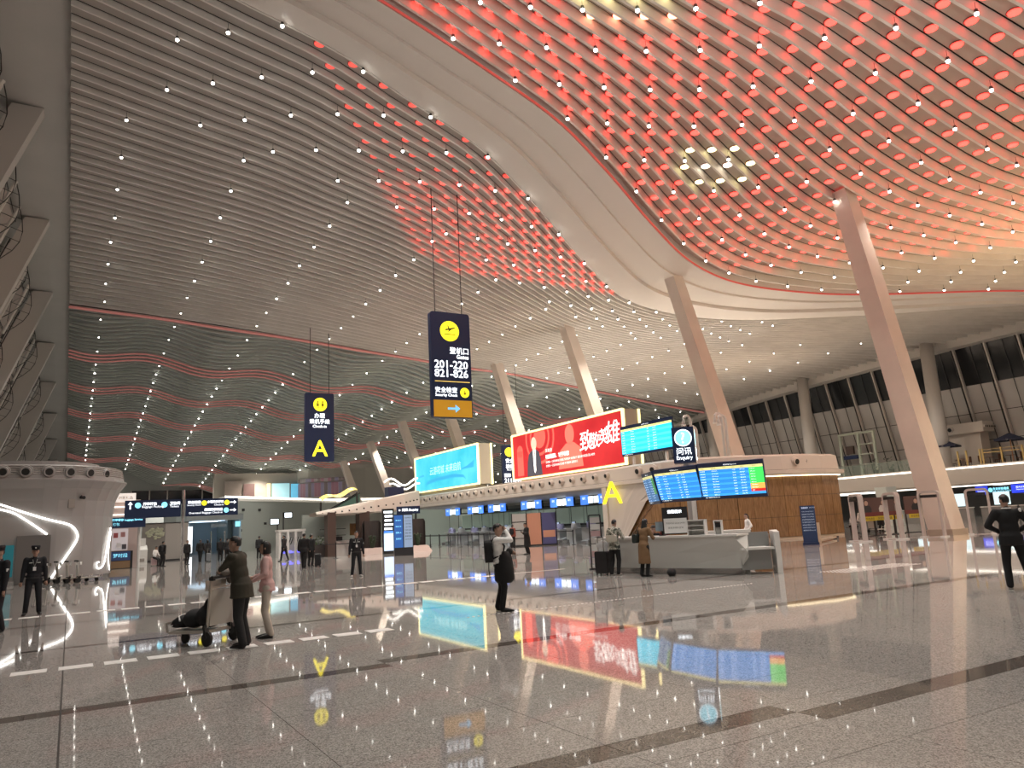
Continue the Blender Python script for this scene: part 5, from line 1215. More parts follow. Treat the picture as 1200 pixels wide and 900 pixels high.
for i, (x, w_) in enumerate(((38.7, .95), (40.3, 1.4), (43.5, 1.5), (46.1, 1.2), (41.75, .6))):
    t = thing('portrait_board', (x, 27.2+.05*i, 0), facing(-.35, -.9), 'dark portrait board, %s' % ('seen through the first arch gate', 'of a man in white, between the first two arch gates', 'of a man in a black uniform, left of the column', 'of a person in a dark suit, right of the column foot', 'narrowest of the row, beside the man in white')[i], 'poster', 'portrait boards behind the arch gates')
    put('backdrop', MB().box((0, 0, 1.6), (w_, .06, 1.05)), M_PB, t); put('caption', MB().box((0, -.035, 1.2), (w_, .01, .22)), M_PM, t)
    cl_ = ((.03, .03, .035), (.55, .53, .5), (.012, .014, .02), (.02, .02, .03), (.2, .18, .17))[i]
    b = MB(); poly_into(b, [(-.28, 1.31), (.28, 1.31), (.3, 1.5), (.2, 1.68), (-.2, 1.68), (-.3, 1.5)], (0, -.036, 0)); put('print_torso', b, mat('portrait_cloth_%d' % i, cl_, .6), t)
    b = MB(); disc_into(b, (0, -.04, 1.82), .115, v=(0, 0, 1.2), n=14); put('print_face', b, M_PSKIN if False else mat('portrait_skin', (.45, .30, .23), .6), t)
    b = MB(); disc_into(b, (0, -.038, 1.88), .125, v=(0, 0, 1.0), n=14); put('print_hair', b, M_INK, t)
    yb = put('yellow_strip', MB().box((0, -.05, .96), (min(w_, 1.1), .03, .24)), mat('strip_yellow', (.55, .42, .03), .5), t); b = MB(); text_into(b, '安全检查通道', (0, -.07, .96), w=min(w_, 1.1)*.8); put('lettering', b, M_INK, yb)
    put('leg', MB().box((-w_/2+.05, .03, 1.05), (.06, .06, 2.1)), M_STL, t); put('leg', MB().box((w_/2-.05, .03, 1.05), (.06, .06, 2.1)), M_STL, t)
    put('foot', MB().box((0, .03, .02), (w_, .4, .04)), M_STL, t)
# under the balcony: signs, counters, posts, a white pier
M_BLUS = mat('sign_blue_bright', (.02, .04, .5), .3, emit=(.03, .06, .75), strength=1.0)
t = thing('balcony_sign', (80, 41.6, 2.15), facing(-1, 0), label='black sign band with two bright blue plates under the balcony', cat='sign')
put('band', MB().box((0, .1, .45), (9, .15, .95)), M_BLK, t)
for x in (-1.35, 2.35): 
    p = put('plate', MB().box((x, 0, .45), (1.2 if x < 0 else 1.7, .06, .85)), M_BLUS, t); b = MB(); text_into(b, '国内出发', (x, -.035, .6), w=.8); text_into(b, 'Departures', (x, -.035, .35), w=.8); put('lettering', b, M_TWHITE, p)
b = MB(); text_into(b, '贵宾安检通道', (-.25, -.0, .55), w=1.5, al='l', bold=.006); text_into(b, 'VIP Security Check', (-.25, -.0, .3), w=1.7, al='l'); disc_into(b, (-.5, .0, .45), .22, n=18); put('lettering', b, M_TCYAN, t)
for i, (x, y) in enumerate(((62, 35.5), (63.5, 33.0), (61, 38.2), (64.5, 30.6))):
    t = thing('document_desk', (x, y, 0), facing(-.9, -.4), 'white inspection desk with a raised screen, %s' % ('directly behind the last arch gate', 'left of the man in black', 'farthest in toward the column', 'hidden most behind the man in black')[i], 'desk', 'inspection desks under the balcony')
    put('cabinet', MB().box((0, 0, .55), (2.4, .7, 1.1)), M_DK2, t); put('top', MB().box((0, 0, 1.12), (2.5, .8, .06)), M_WHITEP, t); put('screen_back', MB().box((.3, 0, 1.75), (1.1, .08, 1.0)), mat('glow_screen', (.6, .75, .8), .4, emit=(.6, .8, .85), strength=.9 if i != 1 else .35), t)
s1 = None
for i in range(7):
    lab = 'slim belt post in the queue before the inspection desks'
    if s1 is None: s1 = stanchion((52, 24.5, 0), lab, math.radians(-60), 'belt posts before the inspection desks', 1.6)
    else: dup(s1, (52+i*1.3, 24.5+(i % 2)*1.6, 0), math.radians(-60), lab)
t = thing('white_pier', (58, 38.4, 0), 0, label='pale leaning pier standing under the balcony edge behind the gates', cat='pier')
put('shaft', MB().loft([ring([(-.7, -.5), (.7, -.5), (.7, .5), (-.7, .5)], 0), ring([(-1.3, -.5), (.1, -.5), (.1, .5), (-1.3, .5)], 3.1)]), mat('pier_pale', (.62, .66, .62), .4), t)
# cafe on the balcony
def parasol(loc, lab, lean=0.):
    t = thing('parasol', loc, 0, lab, 'parasol', 'parasols on the balcony')
    mb = MB(); n = 4
    top = Vector((0, 0, 2.75))
    R = [Vector((1.55*math.cos(PI/4+PI/2*i+.3), 1.55*math.sin(PI/4+PI/2*i+.3), 2.15)) for i in range(4)]
    mb.add([top]+R+[r_+Vector((0, 0, -.14)) for r_ in R], [(0, 1+i, 1+(i+1) % 4) for i in range(4)]+[(1+i, 5+i, 5+(i+1) % 4, 1+(i+1) % 4) for i in range(4)])
    put('canopy', mb, mat('parasol_navy', (.012, .014, .035), .6), t); put('pole', MB().cone((0, 0, 0), (0, 0, 2.75), .05, .05, 8), mat('pole_wood', (.5, .26, .14), .4), t); put('base', MB().cone((0, 0, 0), (0, 0, .12), .3, .28, 12), M_STL, t)
    for r_ in R: put('rib', MB().bar(top+Vector((0, 0, -.1)), r_, .03), M_STL, t)
    b = MB(); m_ = (R[1]+R[2])/2; text_into(b, 'COFFEE', m_+Vector((-.0, 0, .02))*1.0, h=.12); b.v = [(v[0]*1.01, v[1]*1.01, v[2]-.09) for v in b.v]; put('lettering', b, M_WHITEP, t)
    return t
parasol((73.6, 42.2, 4.86), 'navy parasol half hidden by the leaning column, on the balcony')
parasol((74.0, 36.5, 4.86), 'navy parasol on an orange pole, nearest the picture edge on the balcony')
M_GOLD = mat('post_gold', (.62, .44, .18), .35, .3)
for i, y in enumerate((42.6, 40.95, 40.15, 38.9, 38.65, 37.0, 35.2, 33.6)):
    t = thing('balustrade_post', (73.15, y, 4.86), 0, 'gold balustrade post of the cafe terrace, %s' % ('first', 'second', 'third', 'fourth', 'fifth', 'sixth', 'seventh', 'eighth')[i]+' from the leaning column', 'post', 'gold posts of the cafe terrace')
    put('post', MB().box((0, 0, .75), (.1, .14, 1.5)), M_GOLD, t)
    if i in (4, 5, 6): put('rail', MB().box((0, -.85, 1.1), (.05, 1.6, .07)).box((0, -.85, 1.4), (.03, 1.6, .04)), M_GOLD, t)
for i, y in enumerate((42.0, 39.4, 37.4, 35.6)):
    t = thing('cafe_table', (74.6+.3*(i % 2), y-.4, 4.86), 0, 'small wooden cafe table on the terrace, %s' % ('closest to the leaning column', 'beneath the nozzle box', 'between the two parasols', 'past the orange parasol pole')[i], 'table', 'cafe tables')
    put('tabletop', MB().cone((0, 0, .72), (0, 0, .76), .4, .4, 14), mat('cafe_wood', (.22, .11, .06), .4), t); put('leg', MB().cone((0, 0, 0), (0, 0, .72), .04, .04, 8), M_STL, t)
    for s in (-1, 1):
        ch = thing('cafe_chair', (74.6+.3*(i % 2), y-.4+s*.75, 4.86), 0, 'brown cafe chair on the %s side of the table %s' % ('near' if s < 0 else 'far', ('closest to the leaning column', 'beneath the nozzle box', 'between the two parasols', 'past the orange parasol pole')[i]), 'chair', 'cafe chairs')
        put('seat', MB().box((0, 0, .44), (.42, .42, .05)), mat('cafe_brown', (.16, .07, .04), .5), ch); put('backrest', MB().box((0, s*.2, .72), (.42, .04, .5)), mat('cafe_brown', (.16, .07, .04), .5), ch)
        for sx in (-.18, .18):
            for sy in (-.18, .18): put('leg', MB().box((sx, sy, .21), (.035, .035, .42)), M_STL, ch)
t = thing('menu_screen', (75.6, 44.2, 4.86), facing(-1, 0), label='blue lit menu screen beside the leaning column on the balcony', cat='screen')
put('case', MB().box((0, .06, 1.8), (1.4, .12, 1.6)), M_BLK, t); put('screen_face', MB().box((0, -.005, 1.8), (1.3, .01, 1.5)), mat('menu_blue', (.1, .4, .8), .3, emit=(.08, .38, .9), strength=1.0), t); put('stand', MB().box((0, .06, .5), (.1, .1, 1.0)), M_STL, t); put('lettering', MB().box((.1, -.015, 2.3), (.8, .01, .2)), M_TWHITE, t)
nz = thing('nozzle_kiosk', (76.3, 42.0, 4.86), 0, label='cream kiosk box with round air nozzles on the balcony', cat='kiosk')
put('body', MB().prism([(-.5, -2.0), (1.0, -2.0), (1.0, 1.6), (-.5, 1.6)], 0, 3.3), M_CREAM, nz); put('cap', MB().prism([(-.9, -2.6), (1.0, -2.6), (1.0, 1.9), (-.9, 1.9)], 3.3, 4.3), M_CREAM, nz)
for y in (1.5, .55): nozzle((-.9, y, 3.8), (-1, 0), nz, .3)
for i in range(6): nozzle((-.7+.32*i, -2.6, 3.8), (0, -1), nz, .15)
ws = thing('display_frame', (75.2, 53, 4.86), 0, label='tall pale open display frame with shelves on the balcony', cat='shelf')
M_FRM = mat('frame_sage', (.55, .60, .50), .4)
mb = MB()
for y in (-2.2, -.3, 2.0): mb.box((0, y, 2.4), (.25, .25, 4.8))
for z in (4.8,): mb.box((0, -.1, z), (.3, 4.5, .22))
put('frame', mb, M_FRM, ws)
for z in (1.3, 2.4, 3.5): put('shelf', MB().box((0, -1.25, z), (.4, 1.9, .1)), M_FRM, ws)
put('display_board', MB().box((0, .85, 2.2), (.3, 1.7, .4)), M_NAVY, ws); put('mascot_stand', MB().box((0, .85, 3.0), (.3, .9, .9)), M_BRN, ws)
# glass balustrade along the balcony edge
for i in range(18):
    y = 44.5+i*1.75
    put('balustrade_glass', MB().box((73.0, y, 5.45), (.03, 1.68, 1.1)), mat('balustrade_green', (.30, .36, .30), .15, alpha=.28), ba); put('balustrade_rail', MB().box((73.0, y, 6.02), (.06, 1.75, .05)).box((73, y-.87, 5.42), (.05, .05, 1.15)), M_CHROME, ba)
for i in range(3): 
    t = thing('potted_plant', (74.2, 48.6-2.2*i if i < 2 else 50.4, 4.86), 0, 'tall potted plant on the balcony, %s' % ('close by the leaning column', 'standing next to the display frame', 'farthest along the balustrade')[i], 'plant', 'balcony plants')
    put('pot', MB().cone((0, 0, 0), (0, 0, .5), .22, .28, 10), M_BLK, t)
    pg = MB(); rnd = random.Random(20+i)
    for k in range(40):
        c_ = Vector((rnd.gauss(0, .22), rnd.gauss(0, .22), rnd.uniform(.5, 1.7))); a = rnd.random()*6.28; e = Vector((math.cos(a), math.sin(a), rnd.uniform(-.2, .8)))*.2; f2_ = e.cross(Vector((0, 0, 1)))*.4
        pg.add([c_-f2_, c_+e, c_+f2_, c_-e*.4], [(0, 1, 2, 3)])
    put('foliage', pg, M_LEAF, t, kind='stuff')
es = thing('exit_plate', (74, 60, 7.2), facing(-1, 0), label='small dark plate with white lettering above the balcony glass', cat='sign')
put('plate', MB().box((0, 0, .2), (1.9, .1, .45)), M_BLK, es); b = MB(); text_into(b, '餐饮 Restaurants', (0, -.06, .2), w=1.6); put('lettering', b, M_TWHITE, es); put('stem', MB().box((0, 0, -1.15), (.08, .08, 2.3)), M_STL, es)
# ------------------------------------------------------------------ people
def remesh(mb, voxel, smooth=3):
    me = mb.mesh('tmp', []); o = bpy.data.objects.new('tmp', me); COL.objects.link(o)
    r = o.modifiers.new('r', 'REMESH'); r.mode = 'VOXEL'; r.voxel_size = voxel
    if smooth: s = o.modifiers.new('s', 'SMOOTH'); s.factor = .5; s.iterations = smooth
    out = bpy.data.meshes.new_from_object(o.evaluated_get(bpy.context.evaluated_depsgraph_get()))
    bpy.data.objects.remove(o); bpy.data.meshes.remove(me)
    out.polygons.foreach_set('use_smooth', [True]*len(out.polygons)); return out
def limb(mb, a, b, ra, rb, n=10):
    mb.ball(a, ra, n, 7); mb.ball(b, rb, n, 7); mb.cone(a, b, ra, rb, n); return mb
def ik(a, t, l1, l2, pole):
    a, t, pole = Vector(a), Vector(t), Vector(pole); d = t-a; L = min(d.length, (l1+l2)*.998); d.normalize(); t = a+d*L
    x = (l1*l1-l2*l2+L*L)/(2*L); h = math.sqrt(max(l1*l1-x*x, 0)); p = pole-d*pole.dot(d)
    if p.length < 1e-5: p = Vector((0, 1, 0))
    return a+d*x+p.normalized()*h, t
SKIN = mat('skin', (.42, .26, .19), .5); M_HAIR = mat('hair_black', (.012, .011, .011), .45); M_EYE = mat('eye_dark', (.02, .015, .012), .3); M_LIP = mat('lips', (.30, .13, .11), .5)
CLOTH = {}
def cloth(n, c, r=.8):
    if n not in CLOTH: CLOTH[n] = mat('cloth_'+n, c, r, noise=.12, nscale=6, bump=.25, bscale=14)
    return CLOTH[n]
K_BLACK = cloth('black', (.007, .007, .008)); K_UNI = cloth('uniform', (.008, .009, .013)); K_DARK = cloth('charcoal', (.018, .018, .02))
M_SHOE = mat('shoe_black', (.012, .012, .012), .35)

def person(loc, yaw, label, H=1.70, top=K_BLACK, bottom=K_BLACK, hands=((-.24, -.02, .80), (.24, -.02, .80)), feet=((-.1, 0, 0), (.1, 0, 0)), lean=0., hy=0., hp=0., seat=None,
           coat=0., female=False, hair='short', hat=None, vox=.024, detail=False, shoe=M_SHOE, sleeve=None, group=None, bulk=1., elbow=None, twist=0.):
    """Local frame: the figure faces -Y, its right hand at -X. hands/feet are targets in that frame (metres for a 1.7 m figure)."""
    S = H/1.7; t = thing('person', loc, yaw, label, 'person', group)
    V = lambda p: Vector(p)*S
    hipz = .90 if seat is None else seat+.10
    hip = V((0, 0, hipz)); Rl = Matrix.Rotation(lean, 3, 'X'); Rt = Matrix.Rotation(twist, 3, 'Z')
    up_ = lambda p: hip + Rl @ (Rt @ (V(p)))
    sw = .165 if female else .19
    chest = up_((0, 0, .36)); neck = up_((0, .01, .535)); shl = [up_((-sw, .01, .475)), up_((sw, .01, .475))]
    Rh = Matrix.Rotation(yaw*0+hy, 3, 'Z') @ Matrix.Rotation(lean*.55+hp, 3, 'X')
    head = neck + (Rl @ V((0, -.012, .0))) + Rh @ V((0, -.018, .135))
    hd = lambda p: head + Rh @ V(p)
    uA, fA, uL, fL = .285*S, .25*S, .412*S, .398*S
    arms = []
    for i in (0, 1):
        pole = V(elbow[i]) if elbow else V(((-.5, .6, -.35) if i == 0 else (.5, .6, -.35)))
        e, w_ = ik(shl[i], V(hands[i]), uA, fA, pole); arms.append((shl[i], e, w_))
    legs = []
    for i in (0, 1):
        h0 = hip + V(((-.095, 0, -.03) if i == 0 else (.095, 0, -.03))); an = V((feet[i][0], feet[i][1]+.03, feet[i][2]+.075))
        k, an = ik(h0, an, uL, fL, V((0, -1, .3 if seat else .05))); legs.append((h0, k, an))
    r = lambda v: v*S*bulk
    # body: one continuous skin surface
    mb = MB()
    mb.ball(hd((0, 0, .02)), (.074*S, .092*S, .105*S), 14, 10); mb.ball(hd((0, -.03, -.05)), (.055*S, .056*S, .06*S), 12, 8)
    mb.ball(hd((0, -.088, -.012)), (.014*S, .022*S, .02*S), 8, 6); mb.cone(hd((0, -.084, .025)), hd((0, -.098, -.01)), .008*S, .014*S, 8)
    for s in (-1, 1): mb.ball(hd((s*.076, .008, -.002)), (.012*S, .022*S, .032*S), 8, 6)
    limb(mb, neck-(Rl @ V((0, 0, .05))), hd((0, .01, -.06)), .05*S, .048*S)
    mb.ball(chest, (.11*S, .065*S, .15*S)); mb.ball(hip, (.11*S, .07*S, .1*S)); limb(mb, hip, chest, .075*S, .075*S)
    for a, e, w_ in arms: limb(mb, a, e, .045*S, .037*S); limb(mb, e, w_, .036*S, .025*S); 
    for h0, k, an in legs: limb(mb, h0, k, .06*S, .043*S); limb(mb, k, an, .042*S, .034*S)
    hv = []
    for i, (a, e, w_) in enumerate(arms):
        d = (w_-e).normalized(); sd = d.cross(Vector((0, 1, 0))); sd = sd.normalized() if sd.length > .1 else Vector((1, 0, 0)); nn = sd.cross(d)
        pm = w_+d*.05*S; mb.ball(pm, (.03*S, .03*S, .036*S), 8, 6); limb(mb, w_, w_+d*.075*S, .024*S, .03*S, 8); hv.append((w_, d, sd, nn))
    me = remesh(mb, vox*S*(.62 if detail else .9), 2)
    body = link('body', me, t); me.materials.append(SKIN)
    if detail:
        fb = MB()
        for w_, d, sd, nn in hv:
            for q, (ox, L) in enumerate(((-.024, .068), (-.008, .078), (.008, .073), (.023, .058))):
                b0 = w_+d*.085*S+sd*ox*S; b1 = b0+(d*.8+nn*.35)*L*.5*S; b2 = b1+(d*.45+nn*.75)*L*.5*S
                fb.tube([b0, b1, b2], [.0095*S, .0085*S, .007*S], 6)
            b0 = w_+d*.04*S-sd*.026*S; b1 = b0+(d*.6-sd*.6+nn*.3)*.035*S; b2 = b1+(d*.85+nn*.4)*.03*S; fb.tube([b0, b1, b2], [.012*S, .0105*S, .008*S], 6)
        n0 = len(me.vertices)
        import bmesh as _bm
        bm_ = _bm.new(); bm_.from_mesh(me); vv = [bm_.verts.new(v) for v in fb.v]
        for f in fb.f:
            try: bm_.faces.new([vv[i] for i in f])
            except ValueError: pass
        bm_.to_mesh(me); bm_.free(); me.polygons.foreach_set('use_smooth', [True]*len(me.polygons))
        for s in (-1, 1):
            e_ = put('eye', MB().ball(hd((s*.031, -.079, .022)), (.013*S, .01*S, .008*S), 8, 6), M_EYE, body)
            put('eyebrow', MB().bar(hd((s*.015, -.088, .043)), hd((s*.048, -.078, .042)), .012*S, .006*S), M_HAIR, body)
        put('mouth', MB().ball(hd((0, -.083, -.055)), (.022*S, .008*S, .007*S), 8, 6), M_LIP, body)
    # hair
    if hair:
        hb = MB(); n, m = 18, 12; c = hd((0, .008, .03)); rr = (.085*S, .102*S, .108*S)
        zcut = {'short': -.25, 'bob': -1.0, 'long': -1.0, 'tail': -.3}[hair]
        pts = []
        for i in range(m+1):
            a = -PI/2+PI*i/m
            for j in range(n):
                q = 2*PI*j/n; p = Vector((math.cos(a)*math.cos(q), math.cos(a)*math.sin(q), math.sin(a))); p2 = p.copy()
                if hair in ('bob', 'long') and p.z < -.1: 
                    sc = min(1, (1-p.z*p.z)**.5*1.5+.35); f = max((p.x**2+p.y**2)**.5, .05); p2 = Vector((p.x/f*sc*.98, p.y/f*sc*.98, p.z*(1.25 if hair == 'bob' else 3.2)))
                pts.append((p, c + Rh @ Vector((p2.x*rr[0], p2.y*rr[1], p2.z*rr[2]))))
        def keep(p): return (p.z > .42 if p.y < -.35 else p.z > (.05 if p.y < .1 else zcut-.3*(p.y > .4))) if hair in ('short', 'tail') else (p.z > .42 if p.y < -.45 else (p.y > -.35 or p.z > .3))
        for i in range(m):
            for j in range(n):
                q = [i*n+j, i*n+(j+1) % n, (i+1)*n+(j+1) % n, (i+1)*n+j]
                if all(keep(pts[k][0]) for k in q): hb.add([pts[k][1] for k in q], [(0, 1, 2, 3)])
        if hair == 'tail': limb(hb, hd((0, .1, .03)), hd((0, .13, -.12)), .03*S, .016*S)
        if hb.v: put('hair', hb, M_HAIR, t, smooth=True)
    if hat:
        mb = MB(); ht = lambda z, sx, sy, dy=0: [hd((sx*math.cos(q), dy+sy*math.sin(q), z)) for q in np.linspace(0, 2*PI, 19)[:-1]]
        mb.loft([ht(.06, .09, .108, .008), ht(.1, .09, .108, .008), ht(.125, .105, .125, .0), ht(.165, .095, .115, .004), ht(.172, .02, .02)])
        mb.add([hd(p) for p in ((-.08, -.085, .07), (-.05, -.145, .055), (.05, -.145, .055), (.08, -.085, .07), (0, -.1, .08))], [(0, 1, 2, 3), (0, 3, 4)])
        h_ = put('cap', mb, K_UNI, t); put('cap_badge', MB().ball(hd((0, -.118, .115)), (.018*S, .01*S, .02*S), 8, 5), mat('badge_silver', (.7, .7, .66), .3, .6), h_)
    # shirt or jacket
    mb = MB(); cw = .165 if not female else .148
    mb.ball(up_((0, 0, .37)), (r(cw), r(.112), r(.17)), 16, 10); mb.ball(up_((0, -.005, .2)), (r(cw*.92), r(.112), r(.17)), 16, 10); mb.ball(up_((0, .0, .05)), (r(cw*.98), r(.12), r(.13)), 16, 10)
    limb(mb, up_((0, .01, .44)), up_((0, .012, .535)), .075*S, .058*S)
    for i, (a, e, w_) in enumerate(arms):
        limb(mb, up_((0, .01, .42)), a, r(.085), r(.062)); limb(mb, a, e, r(.066), r(.054)); limb(mb, e, w_+(e-w_).normalized()*.0, r(.053), r(.038))
    if coat:
        hb_ = V((0, .01, hipz-coat)); rg = []
        for z, k in ((.06, 1.0), (-.12, 1.06), (-coat, 1.16)):
            c = hip+V((0, 0, z)) if z < 0 else up_((0, 0, z)); rg.append([c+Vector((r(cw*1.08*k)*math.cos(q), r(.135*k)*math.sin(q), 0)) for q in np.linspace(0, 2*PI, 17)[:-1]])
        mb.loft(rg[::-1])
    me = remesh(mb, vox*S, 3); me.materials.append(sleeve or top); link('jacket' if not detail else 'top', me, t)
    # trousers
    mb = MB(); mb.ball(hip+V((0, 0, -.0)), (r(.155 if not female else .15), r(.118), r(.12)), 14, 9)
    for h0, k, an in legs: limb(mb, h0, k, r(.088), r(.066)); limb(mb, k, an+V((0, 0, .0)), r(.064), r(.056))
    me = remesh(mb, vox*S, 3); me.materials.append(bottom); link('trousers', me, t)
    for i, (h0, k, an) in enumerate(legs):
        d = Vector((0, -1, 0)) if len(feet[i]) < 4 else Vector((math.sin(feet[i][3]), -math.cos(feet[i][3]), 0)); f0 = V(feet[i][:3]); sd = Vector((-d.y, d.x, 0))
        rg = []
        for u, w_, h in ((-.06, .032, .07), (-.02, .04, .085), (.07, .044, .07), (.15, .046, .052), (.2, .03, .035)):
            c = f0+d*u*S; rg.append([c+sd*(w_*S*math.cos(q))+Vector((0, 0, (h*.5+h*.5*math.sin(q))*S)) for q in np.linspace(0, 2*PI, 11)[:-1]])
        put('shoe', MB().loft(rg), shoe, t, smooth=True)
    t['_S'] = S
    del t['_S']
    return t, dict(up=up_, hd=hd, arms=arms, S=S, hip=hip, V=V, Rl=Rl)

def backpack(t, J, m, strap=True):
    b = put('backpack', MB().loft([[J['up']((x*k, y, z)) for x, z in rounded(.30, .44, .1, 3)] for y, k in ((.12, 1), (.2, 1.0), (.27, .8))] and [[J['up']((x*k, y, z+.27)) for x, z in rounded(.30, .44, .1, 3)] for y, k in ((.11, 1), (.2, 1.0), (.27, .82))]), m, t)
    if strap:
        for s in (-.1, .1): put('strap', MB().tube([J['up'](p) for p in ((s, .12, .46), (s, .03, .545), (s, -.09, .47), (s, -.128, .34), (s*1.3, -.1, .2), (s*1.4, .11, .12))], .018, 5), m, b)
    return b
def lanyard(t, J):
    up_ = J['up']
    l = put('lanyard', MB().tube([up_((-.06, -.03, .54)), up_((-.045, -.105, .46)), up_((0, -.135, .3)), up_((.045, -.105, .46)), up_((.06, -.03, .54))], .007, 4), mat('lanyard_grey', (.5, .5, .48), .6), t)
    put('badge_card', MB().box(up_((0, -.142, .25)), (.07, .012, .1)), mat('card_white', (.75, .75, .75), .4), l)
    for s in (-1, 1): put('chest_tab', MB().box(up_((s*.085, -.128, .40)), (.075, .02, .022)), mat('badge_silver', (.7, .7, .66), .3, .6), t)
    put('arm_patch', MB().box((J['arms'][1][0]+J['arms'][1][1])/2+Vector((.055, -.02, 0)), (.02, .05, .06)), mat('card_white', (.75, .75, .75), .4), t)
def to_cam(x, y): return facing(-x, -y)
def shoulder_bag(t, J, pos, size, m, label=None, strap_from=None):
    b = put('handbag', MB().loft([[Vector(pos)+Vector((x*k, y, z)) for x, z in rounded(size[0], size[2], min(size)*.3, 3)] for y, k in ((-size[1]/2, .85), (-size[1]*.2, 1), (size[1]*.2, 1), (size[1]/2, .85))]), m, t)
    if strap_from: put('strap', MB().tube([Vector(pos)+Vector((-size[0]*.4, 0, size[2]*.4)), Vector(strap_from), Vector(pos)+Vector((size[0]*.4, 0, size[2]*.4))], .012, 5), m, b)
    return b
def suitcase(loc, rz, label, m, w=.42, h=.62, d=.26, handle=.35, hm=None):
    t = thing('suitcase', loc, rz, label, 'suitcase')
    s = put('shell', MB().loft([[Vector((x*k, y, z+h/2+.06)) for x, z in rounded(w, h, .06, 3)] for y, k in ((-d/2, .96), (-d/2+.02, 1), (d/2-.02, 1), (d/2, .96))]), m, t)
    for i in range(5): put('rib', MB().box((-w*.36+i*w*.18, -d/2-.004, h/2+.06), (w*.05, .012, h*.86)), m, s)
    if handle: put('pull_handle', MB().bar((-.1, d*.3, h+.05), (-.1, d*.3, h+.06+handle), .022).bar((.1, d*.3, h+.05), (.1, d*.3, h+.06+handle), .022).bar((-.11, d*.3, h+.06+handle), (.11, d*.3, h+.06+handle), .03), hm or M_CHROME, t)
    for sx in (-1, 1):
        for sy in (-1, 1): put('wheel', MB().cone((sx*w*.4-.015, sy*d*.36, .03), (sx*w*.4+.015, sy*d*.36, .03), .03, .03, 10), M_RUB, t)
    return t

# couple with the luggage trolley
CTR = (2.02, 13.98, 0); CY = math.radians(-136)
tp = trolley(CTR, CY, 'luggage trolley piled with black bags, pushed by the man in the olive jacket')
tp.scale = (1.15, .82, 1.06)
def tl(p): return Matrix.Translation(CTR) @ (Matrix.Rotation(CY, 4, 'Z') @ Vector((p[0]*1.15, p[1]*.82, p[2]*1.06)))
def blob(name, loc, parts, m, label, cat):
    mb = MB(); [mb.ball(c, r_, 10, 8) for c, r_ in parts]; me = remesh(mb, .025, 3); me.materials.append(m); t = thing(name, loc, CY, label, cat); link('bag_body', me, t); return t
K_BAG = cloth('bag_black', (.012, .012, .014))
bg = blob('travel_bag', tl((0, 0, .235)), [((0, .1, .2), (.26, .2, .2)), ((.02, -.17, .16), (.25, .17, .16)), ((0, .16, .38), (.2, .12, .14))], K_BAG, 'slumped black travel bag lying on the pushed trolley', 'bag')
put('strap', MB().tube([(-.2, -.35, .16), (-.1, -.44, .22), (.1, -.44, .2), (.2, -.34, .14)], .015, 5), mat('strap_white', (.7, .7, .7), .5), bg)
bg2 = blob('duffel_bag', tl((-.02, -.5, .24)), [((0, 0, .11), (.23, .15, .11)), ((.05, -.1, .08), (.16, .1, .08))], K_BAG, 'small black bag with a white trim hanging over the trolley front', 'bag')
put('trim', MB().tube([(-.2, -.1, .06), (0, -.2, .07), (.2, -.1, .06)], .014, 5), mat('strap_white', (.7, .7, .7), .5), bg2)
gb = blob('folded_coat', tl((-.02, .40, 1.03)), [((-.18, .0, .06), (.16, .11, .07)), ((.02, .02, .05), (.16, .12, .06)), ((-.26, -.06, -.04), (.08, .07, .12))], cloth('taupe', (.15, .13, .11)), 'grey brown coat bundled over the trolley handle', 'coat')
MLOC = (2.42, 12.95, 0)
my = facing(-.8, .55)
inv = (Matrix.Translation(MLOC) @ Matrix.Rotation(my, 4, 'Z')).inverted()
hl, hr = inv @ tl((-.2, .46, 1.06)), inv @ tl((.2, .46, 1.06))
K_OLIVE = cloth('olive', (.036, .032, .02))
p, J = person(MLOC, my, 'man in an olive jacket leaning on a luggage trolley, looking left', 1.74, K_OLIVE, K_DARK, (hl/1.0235, hr/1.0235), ((-.14, .0, 0, .1), (.15, .06, 0, -.3)), .22, math.radians(-6), -.12, coat=.16, vox=.017, detail=True, bulk=1.17, hair='short')
put('collar', MB().tube([J['up']((.075*math.cos(q), .012+.07*math.sin(q), .535)) for q in np.linspace(-.3, PI+.3, 12)], .02, 6), K_OLIVE, p)
K_PINK = cloth('pink', (.62, .40, .38)); K_CRM = cloth('cream', (.55, .49, .42))
PL = (2.98, 13.75, 0)
p, J = person(PL, facing(-.93, .35), 'woman in a pink sweater and cream trousers standing close to the man in olive', 1.62, K_PINK, K_CRM, ((-.2, -.26, 1.06), (.21, -.2, 1.02)), ((-.09, 0, 0), (.09, .06, 0)), .04, math.radians(4), 0, coat=.06, female=True, hair='bob', vox=.017, detail=True)

# officers
def officer(loc, yaw, lab, H=1.74, hands=((-.27, -.03, .82), (.27, -.03, .82)), feet=((-.15, 0, 0, -.2), (.15, 0, 0, .2)), hat=True, detail=True, **k):
    p, J = person(loc, yaw, lab, H, K_UNI, K_UNI, hands, feet, 0, k.pop('hy', 0), k.pop('hp', .08), hat=hat, vox=.018 if detail else .026, detail=detail, bulk=1.1, hair='short', **k)
    lanyard(p, J); put('belt', MB().loft([[J['up']((.172*math.cos(q), .135*math.sin(q), z)) for q in np.linspace(0, 2*PI, 17)[:-1]] for z in (.0, .045)]), M_BLK, p); return p
officer((-.78, 23.9, 0), to_cam(-.5, 24), 'officer in dark uniform and peaked cap with a white badge before the grey door', 1.74)
officer((-1.28, 19.7, 0), math.radians(-50), 'officer cut by the picture edge, seen in profile in a dark uniform', 1.76, hands=((-.26, .02, .84), (.24, -.05, .84)))
